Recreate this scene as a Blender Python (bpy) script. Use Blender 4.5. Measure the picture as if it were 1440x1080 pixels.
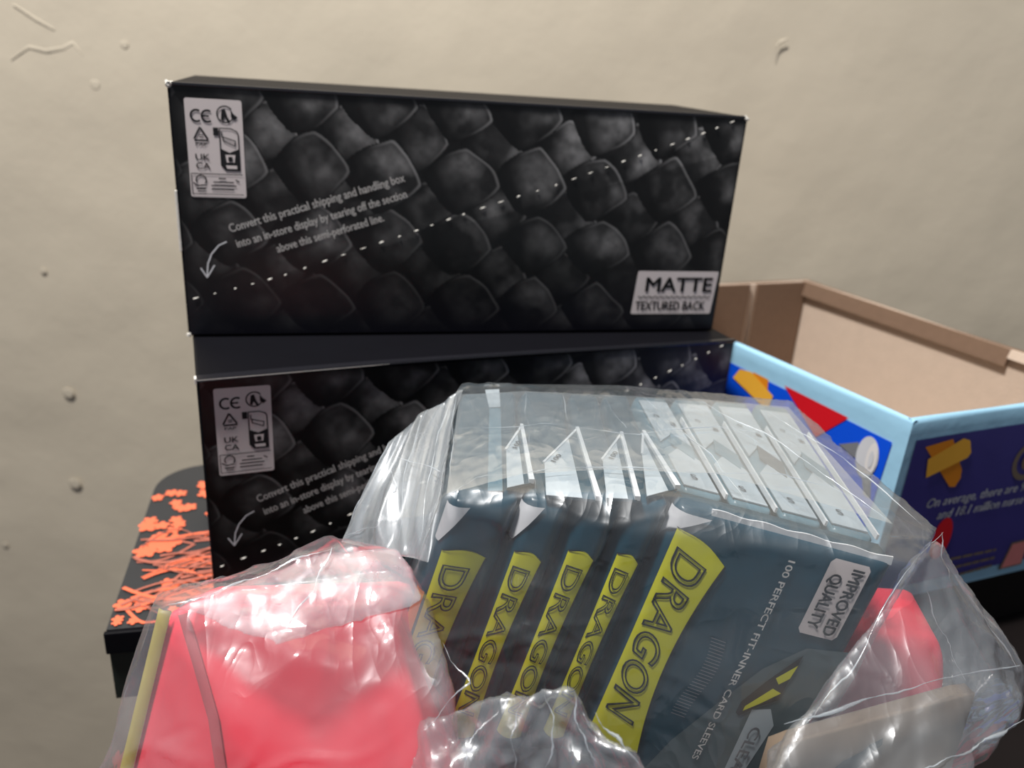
import bpy, bmesh, math, random
import numpy as np
from mathutils import Vector, Matrix

for o in list(bpy.data.objects):
    bpy.data.objects.remove(o)
SC = bpy.context.scene
COL = SC.collection
random.seed(4)
RNG = np.random.default_rng(7)

# ------------------------------------------------------------------ camera
cd = bpy.data.cameras.new('camera'); CAM = bpy.data.objects.new('camera', cd); COL.objects.link(CAM)
CAM.matrix_world = Matrix(((0.9974, -0.0726, 0, 0), (0.0270, 0.3713, -0.9281, 0), (0.0674, 0.9257, 0.3723, 0), (0, 0, 0, 1)))
cd.sensor_width = 36; cd.lens = 36 * 1130.8 / 1440; cd.clip_start = 0.01
cd.dof.use_dof = True; cd.dof.focus_distance = 0.275; cd.dof.aperture_fstop = 11
SC.camera = CAM

# ------------------------------------------------------------------ world, lamps, exposure
SC.view_settings.view_transform = 'Standard'; SC.view_settings.look = 'None'
SC.view_settings.exposure = 0; SC.view_settings.gamma = 1; SC.view_settings.use_curve_mapping = False
SC.cycles.transparent_max_bounces = 24; SC.cycles.max_bounces = 10
SC.cycles.use_denoising = True
W = bpy.data.worlds.new('room_ambience'); SC.world = W; W.use_nodes = True
W.node_tree.nodes['Background'].inputs[0].default_value = (0.75, 0.80, 0.90, 1)
W.node_tree.nodes['Background'].inputs[1].default_value = 0.22
def lamp(name, loc, target, size, power, col):
    l = bpy.data.lights.new(name, 'AREA'); l.shape = 'DISK'; l.size = size; l.energy = power; l.color = col
    o = bpy.data.objects.new(name, l); COL.objects.link(o); o.location = loc
    o.rotation_euler = (Vector(target) - Vector(loc)).to_track_quat('-Z', 'Y').to_euler()
    return o
lamp('ceiling_lamp', (-0.40, 0.07, 1.20), (0.0, 0.40, -0.1), 0.20, 38.0, (1.0, 0.965, 0.92))

# ------------------------------------------------------------------ helpers
def srgb(r, g, b):
    f = lambda c: c / 12.92 if c <= 0.04045 else ((c + 0.055) / 1.055) ** 2.4
    return (f(r / 255), f(g / 255), f(b / 255), 1)
def mat(name, col, rough=0.5, spec=0.5, var=0.12, scale=60, bump=0.0, bscale=200, coat=0.0):
    m = bpy.data.materials.new(name); m.use_nodes = True
    n = m.node_tree.nodes; L = m.node_tree.links; b = n['Principled BSDF']
    b.inputs['Roughness'].default_value = rough; b.inputs['Specular IOR Level'].default_value = spec
    b.inputs['Coat Weight'].default_value = coat; b.inputs['Coat Roughness'].default_value = 0.12
    tc = n.new('ShaderNodeTexCoord')
    nz = n.new('ShaderNodeTexNoise'); nz.inputs['Scale'].default_value = scale; nz.inputs['Detail'].default_value = 4
    L.new(tc.outputs['Object'], nz.inputs['Vector'])
    mx = n.new('ShaderNodeMix'); mx.data_type = 'RGBA'
    mx.inputs[6].default_value = tuple(c * (1 - var) for c in col[:3]) + (1,)
    mx.inputs[7].default_value = tuple(min(1, c * (1 + var)) for c in col[:3]) + (1,)
    L.new(nz.outputs['Fac'], mx.inputs[0]); L.new(mx.outputs[2], b.inputs['Base Color'])
    if bump:
        n2 = n.new('ShaderNodeTexNoise'); n2.inputs['Scale'].default_value = bscale; n2.inputs['Detail'].default_value = 3
        L.new(tc.outputs['Object'], n2.inputs['Vector'])
        bp = n.new('ShaderNodeBump'); bp.inputs['Strength'].default_value = bump; bp.inputs['Distance'].default_value = 0.002
        L.new(n2.outputs['Fac'], bp.inputs['Height']); L.new(bp.outputs[0], b.inputs['Normal'])
    return m
def attr_mat(name, rough, spec, coat=0.0):
    m = bpy.data.materials.new(name); m.use_nodes = True
    n = m.node_tree.nodes; L = m.node_tree.links; b = n['Principled BSDF']
    a = n.new('ShaderNodeAttribute'); a.attribute_name = 'print'
    L.new(a.outputs['Color'], b.inputs['Base Color'])
    b.inputs['Roughness'].default_value = rough; b.inputs['Specular IOR Level'].default_value = spec
    b.inputs['Coat Weight'].default_value = coat; b.inputs['Coat Roughness'].default_value = 0.2
    return m
def link(name, me, m=None, parent=None, smooth=False):
    o = bpy.data.objects.new(name, me); COL.objects.link(o)
    if m is not None: me.materials.append(m)
    if parent is not None: o.parent = parent
    if smooth:
        me.polygons.foreach_set('use_smooth', [True] * len(me.polygons))
    return o
def mesh(name, vs, fs):
    me = bpy.data.meshes.new(name); me.from_pydata([tuple(v) for v in vs], [], fs); me.update(); return me
def empty(name, loc=(0, 0, 0), rz=0):
    o = bpy.data.objects.new(name, None); COL.objects.link(o); o.location = loc; o.rotation_euler = (0, 0, rz)
    o.empty_display_size = 0.02; return o
def tag(o, label=None, cat=None, group=None, kind=None):
    if label: o['label'] = label
    if cat: o['category'] = cat
    if group: o['group'] = group
    if kind: o['kind'] = kind
    return o
def box_bm(x0, x1, y0, y1, z0, z1, bev=0.0, seg=2):
    bm = bmesh.new(); r = bmesh.ops.create_cube(bm, size=1)
    for v in bm.verts:
        v.co = Vector(((x0 + x1) / 2 + v.co.x * (x1 - x0), (y0 + y1) / 2 + v.co.y * (y1 - y0), (z0 + z1) / 2 + v.co.z * (z1 - z0)))
    if bev: bmesh.ops.bevel(bm, geom=list(bm.edges), offset=bev, segments=seg, affect='EDGES', profile=0.5)
    return bm
def bm_obj(name, bm, m, parent=None, smooth=False):
    me = bpy.data.meshes.new(name); bmesh.ops.recalc_face_normals(bm, faces=bm.faces); bm.to_mesh(me); bm.free()
    return link(name, me, m, parent, smooth)
def poly_mesh(polys, fn, sub=1, stack=0.0):
    """flat polygons given in plane coordinates, put in space by fn(x, y)"""
    bm = bmesh.new()
    for p in polys:
        k = len(bm.faces); vs = [bm.verts.new((a, b, k * stack)) for a, b in p]; bm.faces.new(vs)
    if sub > 1:
        bmesh.ops.triangulate(bm, faces=bm.faces)
        bmesh.ops.subdivide_edges(bm, edges=bm.edges, cuts=sub, use_grid_fill=True)
    for v in bm.verts: v.co = Vector(fn(v.co.x, v.co.y)) + Vector((0, 0, v.co.z))
    me = bpy.data.meshes.new('print'); bm.to_mesh(me); bm.free(); return me
def line_poly(pts, w):
    """a stroke of width w along pts as quads"""
    out = []
    for (x0, y0), (x1, y1) in zip(pts[:-1], pts[1:]):
        d = math.hypot(x1 - x0, y1 - y0) or 1e-9; nx, ny = -(y1 - y0) / d * w / 2, (x1 - x0) / d * w / 2
        ex, ey = (x1 - x0) / d * w * .2, (y1 - y0) / d * w * .2
        out.append([(x0 + nx - ex, y0 + ny - ey), (x0 - nx - ex, y0 - ny - ey), (x1 - nx + ex, y1 - ny + ey), (x1 + nx + ex, y1 + ny + ey)])
    return out
def arc(cx, cy, rx, ry, a0, a1, n=14):
    return [(cx + rx * math.cos(math.radians(a0 + (a1 - a0) * i / n)), cy + ry * math.sin(math.radians(a0 + (a1 - a0) * i / n))) for i in range(n + 1)]
def rrect(x0, y0, x1, y1, r):
    return arc(x1 - r, y1 - r, r, r, 0, 90, 5) + arc(x0 + r, y1 - r, r, r, 90, 180, 5) + arc(x0 + r, y0 + r, r, r, 180, 270, 5) + arc(x1 - r, y0 + r, r, r, 270, 360, 5)
_TXT = {}
def text_mesh(s, bold=0.0, shear=0.0, outline=0.0):
    """glyph triangles of s, one unit cap-ish size, as (verts, faces)"""
    k = (s, shear, outline)
    if k in _TXT: return _TXT[k]
    cu = bpy.data.curves.new('text', 'FONT'); cu.body = s; cu.size = 1; cu.shear = shear; cu.resolution_u = 3
    if outline:
        cu.fill_mode = 'NONE'; cu.bevel_depth = outline; cu.bevel_resolution = 0; cu.resolution_u = 5
    o = bpy.data.objects.new('text', cu); COL.objects.link(o)
    dg = bpy.context.evaluated_depsgraph_get(); me = bpy.data.meshes.new_from_object(o.evaluated_get(dg))
    vs = np.array([v.co[:] for v in me.vertices]) if len(me.vertices) else np.zeros((0, 3)); fs = [tuple(p.vertices) for p in me.polygons]
    bpy.data.objects.remove(o); bpy.data.curves.remove(cu); bpy.data.meshes.remove(me)
    _TXT[k] = (vs, fs); return vs, fs
def text_fit(lines, fn, m, name, parent, bold=0.0, shear=0.0, outline=0.0):
    """lines: (string, x0, x1, baseline, height): glyphs stretched into that box of the plane, then placed by fn(x, y, lift)"""
    V, Fc = [], []
    for s, x0, x1, yb, h in lines:
        vs, fs = text_mesh(s, bold, shear, outline)
        if not len(vs): continue
        a, b = vs[:, 0].min(), vs[:, 0].max()
        sx = (x1 - x0) / (b - a)
        for q, (dx, dy) in enumerate(((0, 0), (bold, 0), (-bold, 0), (0, bold * .7), (0, -bold * .7)) if bold else ((0, 0),)):
            base = len(V)
            for v in vs: V.append(fn(x0 + (v[0] + dx - a) * sx, yb + (v[1] + dy) / 0.70 * h, v[2]))
            Fc += [tuple(i + base for i in f) for f in fs]
    return link(name, mesh(name, V, Fc), m, parent)
def vnoise(x, y, seed=0):
    """smooth 2-D value noise in [0, 1]"""
    r = np.random.default_rng(seed); T = r.random((64, 64))
    xi, yi = np.floor(x).astype(int), np.floor(y).astype(int); fx, fy = x - xi, y - yi
    fx, fy = fx * fx * (3 - 2 * fx), fy * fy * (3 - 2 * fy); g = lambda i, j: T[i % 64, j % 64]
    return (g(xi, yi) * (1 - fx) + g(xi + 1, yi) * fx) * (1 - fy) + (g(xi, yi + 1) * (1 - fx) + g(xi + 1, yi + 1) * fx) * fy
def fbm(x, y, o=4, seed=0):
    return sum(vnoise(x * 2 ** i, y * 2 ** i, seed + i) * 0.5 ** i for i in range(o)) / sum(0.5 ** i for i in range(o))

# ------------------------------------------------------------------ materials
M = {}
M['cream'] = mat('cream_plaster', srgb(197, 187, 169), 0.75, 0.3, 0.05, 6, 0.25, 45)
M['floor'] = mat('dark_floor', srgb(70, 55, 45), 0.6)
M['table'] = mat('dark_wood', (0.006, 0.004, 0.004, 1), 0.55, 0.25, 0.4, 30)
M['black'] = mat('black_print', (0.004, 0.004, 0.006, 1), 0.55, 0.10)
M['blackedge'] = mat('black_card_edge', (0.012, 0.012, 0.016, 1), 0.3, 0.6)
M['navy'] = mat('navy_print', (0.008, 0.008, 0.045, 1), 0.3, 0.4)
M['wear_and_glint'] = mat('worn_white_card_and_glint', srgb(215, 212, 205), 0.8, 0.2, 0.2, 800)
M['label'] = mat('pale_label', srgb(205, 196, 196), 0.5, 0.3, 0.03)
M['ink'] = mat('black_ink', (0.012, 0.012, 0.014, 1), 0.5, 0.3)
M['whiteink'] = mat('white_ink', srgb(225, 222, 220), 0.5, 0.3, 0.04)
M['kraft'] = mat('grey_brown_card', srgb(196, 178, 162), 0.85, 0.15, 0.07, 120, 0.15, 500)
M['kraftdark'] = mat('brown_card_edge', srgb(120, 98, 82), 0.85, 0.15, 0.1, 200)
M['skyblue'] = mat('sky_blue_card', srgb(158, 205, 232), 0.5, 0.35, 0.05, 60, 0.15, 90)
M['blue'] = mat('bright_blue_print', srgb(8, 82, 225), 0.45, 0.4, 0.05)
M['indigo'] = mat('indigo_print', srgb(60, 54, 128), 0.45, 0.4, 0.08)
M['red'] = mat('red_print', srgb(215, 22, 36), 0.45, 0.4, 0.04)
M['orange'] = mat('orange_print', srgb(226, 138, 30), 0.5, 0.3, 0.05)
M['yellow'] = mat('yellow_orange_print', srgb(240, 178, 60), 0.5, 0.3, 0.05)
M['grey'] = mat('grey_print', srgb(120, 122, 128), 0.5, 0.3)
M['lightgrey'] = mat('light_grey_print', srgb(205, 207, 212), 0.5, 0.3)
M['pinkprint'] = mat('pink_print', srgb(214, 130, 128), 0.5, 0.3)
M['coral'] = mat('coral_ink', srgb(245, 118, 84), 0.5, 0.3, 0.12, 300)
M['coraldim'] = mat('dim_coral_ink', srgb(178, 104, 88), 0.5, 0.3, 0.2, 300)
M['charcoal'] = mat('charcoal_lid', (0.028, 0.030, 0.034, 1), 0.45, 0.4, 0.15, 40)
M['darkgreen'] = mat('dark_green_side', (0.018, 0.024, 0.020, 1), 0.5, 0.3, 0.2, 80)
M['teal'] = mat('dark_teal_foil', (0.003, 0.044, 0.074, 1), 0.30, 0.4, 0.35, 90, 0.25, 60)
M['paleteal'] = mat('pale_teal_foil', (0.10, 0.20, 0.26, 1), 0.35, 0.5, 0.25, 90, 0.2, 60)
M['white'] = mat('white_pack_print', srgb(176, 188, 196), 0.45, 0.4, 0.06)
M['hazeprint'] = mat('pale_grey_teal_haze_print', (0.075, 0.11, 0.125, 1), 0.35, 0.4, 0.35, 60)
M['fin'] = mat('white_crimp', srgb(222, 226, 230), 0.45, 0.4, 0.06)
M['banner'] = mat('yellow_banner', srgb(206, 206, 28), 0.35, 0.5, 0.16, 50)
M['pink'] = mat('coral_pink_card', srgb(252, 62, 84), 0.55, 0.3, 0.05, 12)
M['pinkline'] = mat('dusky_pink_seam', srgb(196, 84, 92), 0.6, 0.3, 0.05)
M['olive'] = mat('olive_yellow_edge', srgb(188, 176, 92), 0.6, 0.3, 0.15, 60)
M['beige'] = mat('beige_card', srgb(118, 104, 90), 0.8, 0.2, 0.06)
M['scales'] = attr_mat('scale_print', 0.34, 0.4)

def film_mat(name, haze=0.10, tint=(1, 1, 1), rough=0.09, bump=0.5, bscale=60, gloss=1.0, sheen=0.15):
    m = bpy.data.materials.new(name); m.use_nodes = True
    n = m.node_tree.nodes; L = m.node_tree.links; n.clear()
    out = n.new('ShaderNodeOutputMaterial')
    tr = n.new('ShaderNodeBsdfTransparent'); tr.inputs[0].default_value = (0.97 * tint[0], 0.97 * tint[1], 0.97 * tint[2], 1)
    gl = n.new('ShaderNodeBsdfGlossy'); gl.inputs['Roughness'].default_value = rough; gl.inputs['Color'].default_value = (1, 1, 1, 1)
    tl = n.new('ShaderNodeBsdfTranslucent'); tl.inputs[0].default_value = (0.80, 0.90, 0.98, 1)
    df = n.new('ShaderNodeBsdfDiffuse'); df.inputs[0].default_value = (0.80, 0.90, 0.98, 1)
    tc = n.new('ShaderNodeTexCoord')
    prev = None
    for rot, sc, wt, asp in (((.3, .2, .9), 16, 1.0, 2.5), ((1.1, .7, .2), 30, .6, 2.0), ((.5, 1.3, 2.1), 70, .25, 1.5)):
        mp = n.new('ShaderNodeMapping'); mp.inputs['Rotation'].default_value = rot; mp.inputs['Scale'].default_value = (asp, 1, 1); L.new(tc.outputs['Object'], mp.inputs['Vector'])
        wv = n.new('ShaderNodeTexNoise'); wv.noise_type = 'RIDGED_MULTIFRACTAL'; wv.normalize = False; wv.inputs['Scale'].default_value = sc * bscale / 60; wv.inputs['Detail'].default_value = 1.0
        wv.inputs['Distortion'].default_value = .6
        wv.inputs['Offset'].default_value = 1.0; wv.inputs['Gain'].default_value = 1.0
        L.new(mp.outputs[0], wv.inputs['Vector'])
        pw = n.new('ShaderNodeMath'); pw.operation = 'POWER'; pw.inputs[1].default_value = 2.2; L.new(wv.outputs['Fac'], pw.inputs[0])
        sm = n.new('ShaderNodeMath'); sm.operation = 'MULTIPLY_ADD'; sm.inputs[1].default_value = wt * .35; L.new(pw.outputs[0], sm.inputs[0])
        if prev is None: sm.inputs[2].default_value = 0
        else: L.new(prev.outputs[0], sm.inputs[2])
        prev = sm
    bp = n.new('ShaderNodeBump'); bp.inputs['Strength'].default_value = bump; bp.inputs['Distance'].default_value = 0.0022
    L.new(sm.outputs[0], bp.inputs['Height'])
    for s in (gl, ): L.new(bp.outputs[0], s.inputs['Normal'])
    fr = n.new('ShaderNodeFresnel'); fr.inputs['IOR'].default_value = 1.5; L.new(bp.outputs[0], fr.inputs['Normal'])
    fm = n.new('ShaderNodeMath'); fm.operation = 'MULTIPLY'; fm.inputs[1].default_value = gloss; fm.use_clamp = True; L.new(fr.outputs[0], fm.inputs[0])
    # patchy milky haze; its bluish-white colour stands in for light scattered by crinkles
    hz = n.new('ShaderNodeMath'); hz.operation = 'MULTIPLY_ADD'; hz.inputs[1].default_value = haze * 1.2; hz.inputs[2].default_value = haze * 0.3
    n3 = n.new('ShaderNodeTexNoise'); n3.inputs['Scale'].default_value = 22; n3.inputs['Detail'].default_value = 5; L.new(tc.outputs['Object'], n3.inputs['Vector'])
    L.new(n3.outputs['Fac'], hz.inputs[0])
    dm = n.new('ShaderNodeMixShader'); dm.inputs[0].default_value = 0.12; L.new(df.outputs[0], dm.inputs[1]); L.new(tl.outputs[0], dm.inputs[2])
    m0 = n.new('ShaderNodeMixShader'); L.new(hz.outputs[0], m0.inputs[0]); L.new(tr.outputs[0], m0.inputs[1]); L.new(dm.outputs[0], m0.inputs[2])
    g2 = n.new('ShaderNodeBsdfGlossy'); g2.inputs['Roughness'].default_value = 0.42; g2.inputs['Color'].default_value = (0.93, 0.96, 1, 1); L.new(bp.outputs[0], g2.inputs['Normal'])
    sf = n.new('ShaderNodeMath'); sf.operation = 'MULTIPLY_ADD'; sf.inputs[1].default_value = sheen * 1.4; sf.inputs[2].default_value = sheen * .3; L.new(n3.outputs['Fac'], sf.inputs[0])
    m1 = n.new('ShaderNodeMixShader'); L.new(sf.outputs[0], m1.inputs[0]); L.new(m0.outputs[0], m1.inputs[1]); L.new(g2.outputs[0], m1.inputs[2])
    m2 = n.new('ShaderNodeMixShader'); cl = n.new('ShaderNodeMath'); cl.operation = 'MINIMUM'; cl.inputs[1].default_value = 0.26; L.new(fm.outputs[0], cl.inputs[0]); L.new(cl.outputs[0], m2.inputs[0]); L.new(m1.outputs[0], m2.inputs[1]); L.new(gl.outputs[0], m2.inputs[2])
    L.new(m2.outputs[0], out.inputs[0])
    return m
M['wrap'] = film_mat('clear_stretch_film', 0.045, sheen=0.10, bump=0.42)
M['bag'] = film_mat('clear_bag_film', 0.11, (1, 0.985, 0.98), sheen=0.07)
M['bagclear'] = film_mat('thin_bag_film', 0.10, (1, 0.985, 0.98), sheen=0.04, bump=0.35)
M['tail'] = film_mat('gathered_film', 0.16, (1, 1, 1), 0.14, 0.15, 60, 1.0, 0.11)

# ------------------------------------------------------------------ the setting
FLOOR_Z, TABLE_Z, FLORAL_Z = -1.03, -0.312, -0.2694
def make_wall():
    nx, nz = 260, 200
    x = np.linspace(-1.3, 1.4, nx); z = np.linspace(FLOOR_Z, 1.25, nz); X, Z = np.meshgrid(x, z)
    h = 0.006 * (fbm(X * 5 + 9, Z * 5 + 3, 3, 3) - .5) + 0.0022 * (fbm(X * 26 + 4, Z * 17 + 8, 3, 11) - .5)
    r = np.random.default_rng(3)
    for _ in range(90):                                         # trowel dabs and pimples
        cx, cz = r.uniform(-.75, .85), r.uniform(-.8, .4); s = r.uniform(.003, .007)
        h += r.uniform(.0002, .0010) * np.exp(-((X - cx) ** 2 + (Z - cz) ** 2) / (2 * max(s, .006) ** 2))
    V = np.stack([X, 0.75 - h, Z], -1).reshape(-1, 3)
    i = np.arange(nx * nz).reshape(nz, nx)
    F = np.stack([i[:-1, :-1], i[:-1, 1:], i[1:, 1:], i[1:, :-1]], -1).reshape(-1, 4)
    o = link('wall_back', mesh('wall_back', V.tolist(), F.tolist()), M['cream'], None, True); o['kind'] = 'structure'
    # plaster crack and blisters
    def stroke(pts, w, hgt):
        bm = bmesh.new(); prev = None
        for k, (a, b) in enumerate(pts):
            t = w * math.sin(math.pi * (k + .5) / len(pts)) + .0004
            ring = [bm.verts.new((a, .7485, b - t)), bm.verts.new((a, .7485 - hgt, b)), bm.verts.new((a, .7485, b + t))]
            if prev:
                for j in range(2): bm.faces.new((prev[j], prev[j + 1], ring[j + 1], ring[j]))
            prev = ring
        return bm
    for pts in CRACKS: bm_obj('plaster_ridge', stroke(pts, .0016, .0007), M['cream'], o, True)
    for (a, _, b), s in BLISTERS:
        bm = bmesh.new(); bmesh.ops.create_uvsphere(bm, u_segments=12, v_segments=8, radius=1)
        for v in bm.verts: v.co = Vector((a + v.co.x * s, .7485 + v.co.y * s * .06, b + v.co.z * s * (.8 if v.co.z > 0 else 1.1)))
        bm_obj('plaster_blister', bm, M['cream'], o, True)
def xz(*p): return [(a, c) for a, b, c in p]
CRACKS = [xz((-0.4584,0.75,-0.0289), (-0.4415,0.75,-0.0174), (-0.4269,0.75,-0.0198), (-0.4115,0.75,-0.0165), (-0.4021,0.75,-0.0113), (-0.3947,0.75,-0.0211)),
          xz((-0.4498,0.75,0.0159), (-0.433,0.75,0.0059), (-0.4169,0.75,-0.002)),
          xz((0.203,0.75,0.0203), (0.2037,0.75,0.026), (0.2055,0.75,0.0294), (0.2115,0.75,0.0326))]
BLISTERS = [((-0.4525,0.75,-0.345), .006), ((-0.4602,0.75,-0.4509), .0065), ((-0.5496,0.75,-0.5366), .0035),
            ((-0.4591,0.75,-0.2181), .003), ((-0.3869,0.75,-0.044), .0045), ((-0.3571,0.75,-0.0094), .0035)]
make_wall()
fl = bm_obj('floor', box_bm(-1.3, 1.4, -0.9, 0.76, FLOOR_Z - .05, FLOOR_Z), M['floor']); fl['kind'] = 'structure'

# table: dark top whose left side runs under the flowered box
FA, FR, FB = Vector((-.188, .313, 0)), Vector((.966, .257, 0)), Vector((-.257, .966, 0))
tb = empty('dark_table', (0.25, 0.3, FLOOR_Z))
tag(tb, 'dark wood table in the black shadow under all the boxes and bags', 'table')
def prism(name, pts, z0, z1, m, parent=None, bev=0.0, off=(0, 0, 0)):
    bm = bmesh.new(); n = len(pts); ox, oy, oz = off
    lo = [bm.verts.new((p[0] - ox, p[1] - oy, z0 - oz)) for p in pts]; hi = [bm.verts.new((p[0] - ox, p[1] - oy, z1 - oz)) for p in pts]
    bm.faces.new(lo[::-1]); bm.faces.new(hi)
    for i in range(n): bm.faces.new((lo[i], lo[(i + 1) % n], hi[(i + 1) % n], hi[i]))
    if bev: bmesh.ops.bevel(bm, geom=list(bm.edges), offset=bev, segments=2, affect='EDGES')
    return bm_obj(name, bm, m, parent)
TO = (0.25, 0.3, FLOOR_Z)
TP = [(-.105, .06), (.80, .06), (.80, .70), (-.262, .70)]
prism('table_top', TP, TABLE_Z - .03, TABLE_Z, M['table'], tb, .003, TO)
for (a, b) in ((-.06, .11), (.74, .11), (.74, .64), (-.19, .64)):
    bm_obj('leg', box_bm(a - .025 - .25, a + .025 - .25, b - .325, b - .275, 0, TABLE_Z - .03 - FLOOR_Z, .003), M['table'], tb)

# ------------------------------------------------------------------ the flowered black box
fb = empty('flowered_box', (FA.x, FA.y, TABLE_Z), math.atan2(.257, .966))
tag(fb, 'low black box with coral flowers on its lid, under the two stacked scale-print boxes', 'box')
FW_, FD_, FH_ = 0.30, 0.168, FLORAL_Z - TABLE_Z
def rounded_slab(name, w, d, r, z0, z1, m, parent, bev=.0012):
    pts = [(0.0, 0.0), (w, 0.0)] + arc(w - r, d - r, r, r, 0, 90, 8) + arc(r, d - r, r, r, 90, 180, 8)
    bm = bmesh.new(); n = len(pts)
    lo = [bm.verts.new((a, b, z0)) for a, b in pts]; hi = [bm.verts.new((a, b, z1)) for a, b in pts]
    bm.faces.new(lo[::-1]); bm.faces.new(hi)
    for i in range(n): bm.faces.new((lo[i], lo[(i + 1) % n], hi[(i + 1) % n], hi[i]))
    return bm_obj(name, bm, m, parent)
rounded_slab('body', FW_, FD_, .03, 0, FH_ - .013, M['darkgreen'], fb)
rounded_slab('lid', FW_ + .002, FD_ + .001, .031, FH_ - .013, FH_, M['charcoal'], fb)
bm_obj('lid_rim', box_bm(-.001, FW_ + .001, -.0025, 0, FH_ - .013, FH_ - .0005, .0006), M['black'], fb)
for k in range(6): bm_obj('side_seam', box_bm(.012 + k * .02, .0132 + k * .02, -.0012, 0, .001, FH_ - .014), M['black'], fb)
def flat(z, lift=0): return lambda a, b: (a, b, z + lift)
def flower_poly(cx, cy, r, a0):
    pts = []
    for i in range(30):
        t = 2 * math.pi * i / 30
        rr = r * (.42 + .58 * abs(math.cos(2.5 * (t + a0))) ** .6)
        pts.append((cx + rr * math.cos(t), cy + rr * math.sin(t)))
    return pts
rr = random.Random(12)
bright, dim = [], []
for (cx, cy, n, s) in ((.012, .128, 4, .006), (.042, .132, 7, .008), (.066, .13, 3, .007), (.028, .112, 4, .006), (.06, .108, 3, .006), (.012, .09, 7, .0075),
                       (.044, .094, 4, .006), (.01, .07, 8, .008), (.06, .062, 3, .006), (.030, .026, 6, .006), (.008, .018, 5, .006), (.05, .012, 4, .005),
                       (.004, .004, 3, .004), (.02, .004, 3, .004), (.036, .004, 2, .004), (.075, .085, 4, .006), (.08, .05, 4, .006)):
    for _ in range(n):
        bright.append(flower_poly(max(.004, cx + rr.uniform(-.013, .013)), max(.004, cy + rr.uniform(-.010, .010)), s * rr.uniform(.55, .82), rr.uniform(0, 1)))
for _ in range(80):
    x0, y0 = rr.uniform(.0, .06), rr.uniform(.008, .08); ln = rr.uniform(.025, .05); bend = rr.uniform(-.012, .012); dy = rr.uniform(-.012, .020)
    pts = [(max(.002, x0 + ln * t), max(.002, y0 + dy * t + bend * math.sin(math.pi * t))) for t in [i / 8 for i in range(9)]]
    (bright if rr.random() < .35 else dim).extend(line_poly(pts, rr.uniform(.0006, .0024)))
link('flower_print', poly_mesh(bright, flat(FH_, .0006), 1, 3e-6), M['coral'], fb)
link('stem_print', poly_mesh(dim, flat(FH_, .0002), 1, 3e-6), M['coraldim'], fb)

# ------------------------------------------------------------------ the two scale-print boxes
BW, BH, BD = 0.300, 0.1244, 0.100
def scale_panel():
    nx, nz = 480, 200
    a = np.linspace(0.0012, BW - .0012, nx); b = np.linspace(0.0012, BH - .0012, nz); A, B = np.meshgrid(a, b)
    col = np.full(A.shape, 0.006); done = np.zeros(A.shape, bool)
    r = np.random.default_rng(21)
    wx = A + .0035 * (fbm(A * 60, B * 60, 2, 50) - .5); wy = B + .0035 * (fbm(A * 60 + 7, B * 60, 2, 60) - .5)
    sp = fbm(A * 260, B * 260, 4, 70); sp2 = fbm(A * 70, B * 70, 3, 80)
    cs = []
    px, py = .0385, .0172
    for j in range(-1, 10):
        for i in range(-2, 12):
            cs.append((i * px + (j % 2) * px / 2 + r.uniform(-.0025, .0025) + .0215 + j * .0012, j * py + r.uniform(-.0015, .0015) + .0022 + i * .0009, j))
    for k, (cx, cy, j) in enumerate(sorted(cs, key=lambda c: (c[2] % 2, c[0] * .8 + c[1] * .2))):
        big = 1.06 if j % 2 == 0 else .96
        ang = math.radians(8 + r.uniform(-8, 8)); u = (wx - cx) * math.cos(ang) + (wy - cy) * math.sin(ang); w = -(wx - cx) * math.sin(ang) + (wy - cy) * math.cos(ang)
        Ra, Rb = .0192 * big * r.uniform(.92, 1.06), .0178 * big * r.uniform(.9, 1.05)
        d = (np.abs(u / Ra) ** 1.28 + np.abs(w / Rb) ** 1.28) ** (1 / 1.28)
        ins = (d < 1) & ~done
        lvl = r.uniform(.6, 1.15)
        blot = np.clip((sp2 - .30) * 2.2, 0.10, 1.2) * (.35 + 1.0 * sp)
        body = np.clip(1.02 - d ** 2.5, 0, 1) * np.clip(.42 + .62 * u / Ra - .38 * w / Rb, .03, 1.2) * blot
        rim = np.exp(-((d - .93) / .035) ** 2) * np.clip(.1 + u / Ra - .8 * w / Rb, 0, 1)
        v = lvl * (.003 + .62 * body + .30 * rim) * np.where(d > .97, .05, 1)
        col[ins] = v[ins]; done |= ins
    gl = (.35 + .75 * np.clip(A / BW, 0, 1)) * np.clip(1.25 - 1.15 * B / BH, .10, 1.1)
    gl *= np.where(B > BH * (.84 - .70 * (A / BW)), .62, 1.0)  # darker below the tear line: shading of the bent panel painted into the print
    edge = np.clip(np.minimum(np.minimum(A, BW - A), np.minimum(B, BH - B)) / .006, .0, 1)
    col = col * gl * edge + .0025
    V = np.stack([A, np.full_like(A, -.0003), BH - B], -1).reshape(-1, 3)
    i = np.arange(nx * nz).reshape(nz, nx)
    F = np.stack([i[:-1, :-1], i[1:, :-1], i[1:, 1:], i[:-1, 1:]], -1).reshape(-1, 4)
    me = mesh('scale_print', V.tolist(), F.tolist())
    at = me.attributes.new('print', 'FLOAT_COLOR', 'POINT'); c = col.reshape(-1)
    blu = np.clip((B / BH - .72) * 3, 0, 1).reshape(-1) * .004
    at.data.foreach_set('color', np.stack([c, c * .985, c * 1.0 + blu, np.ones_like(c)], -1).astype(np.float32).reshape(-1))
    me.materials.append(M['scales'])
    return me
SCALES = scale_panel()
def front(lift): return lambda a, b, z=0: (a, -.0003 - lift, BH - b)       # a across, b down from the top edge
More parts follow.
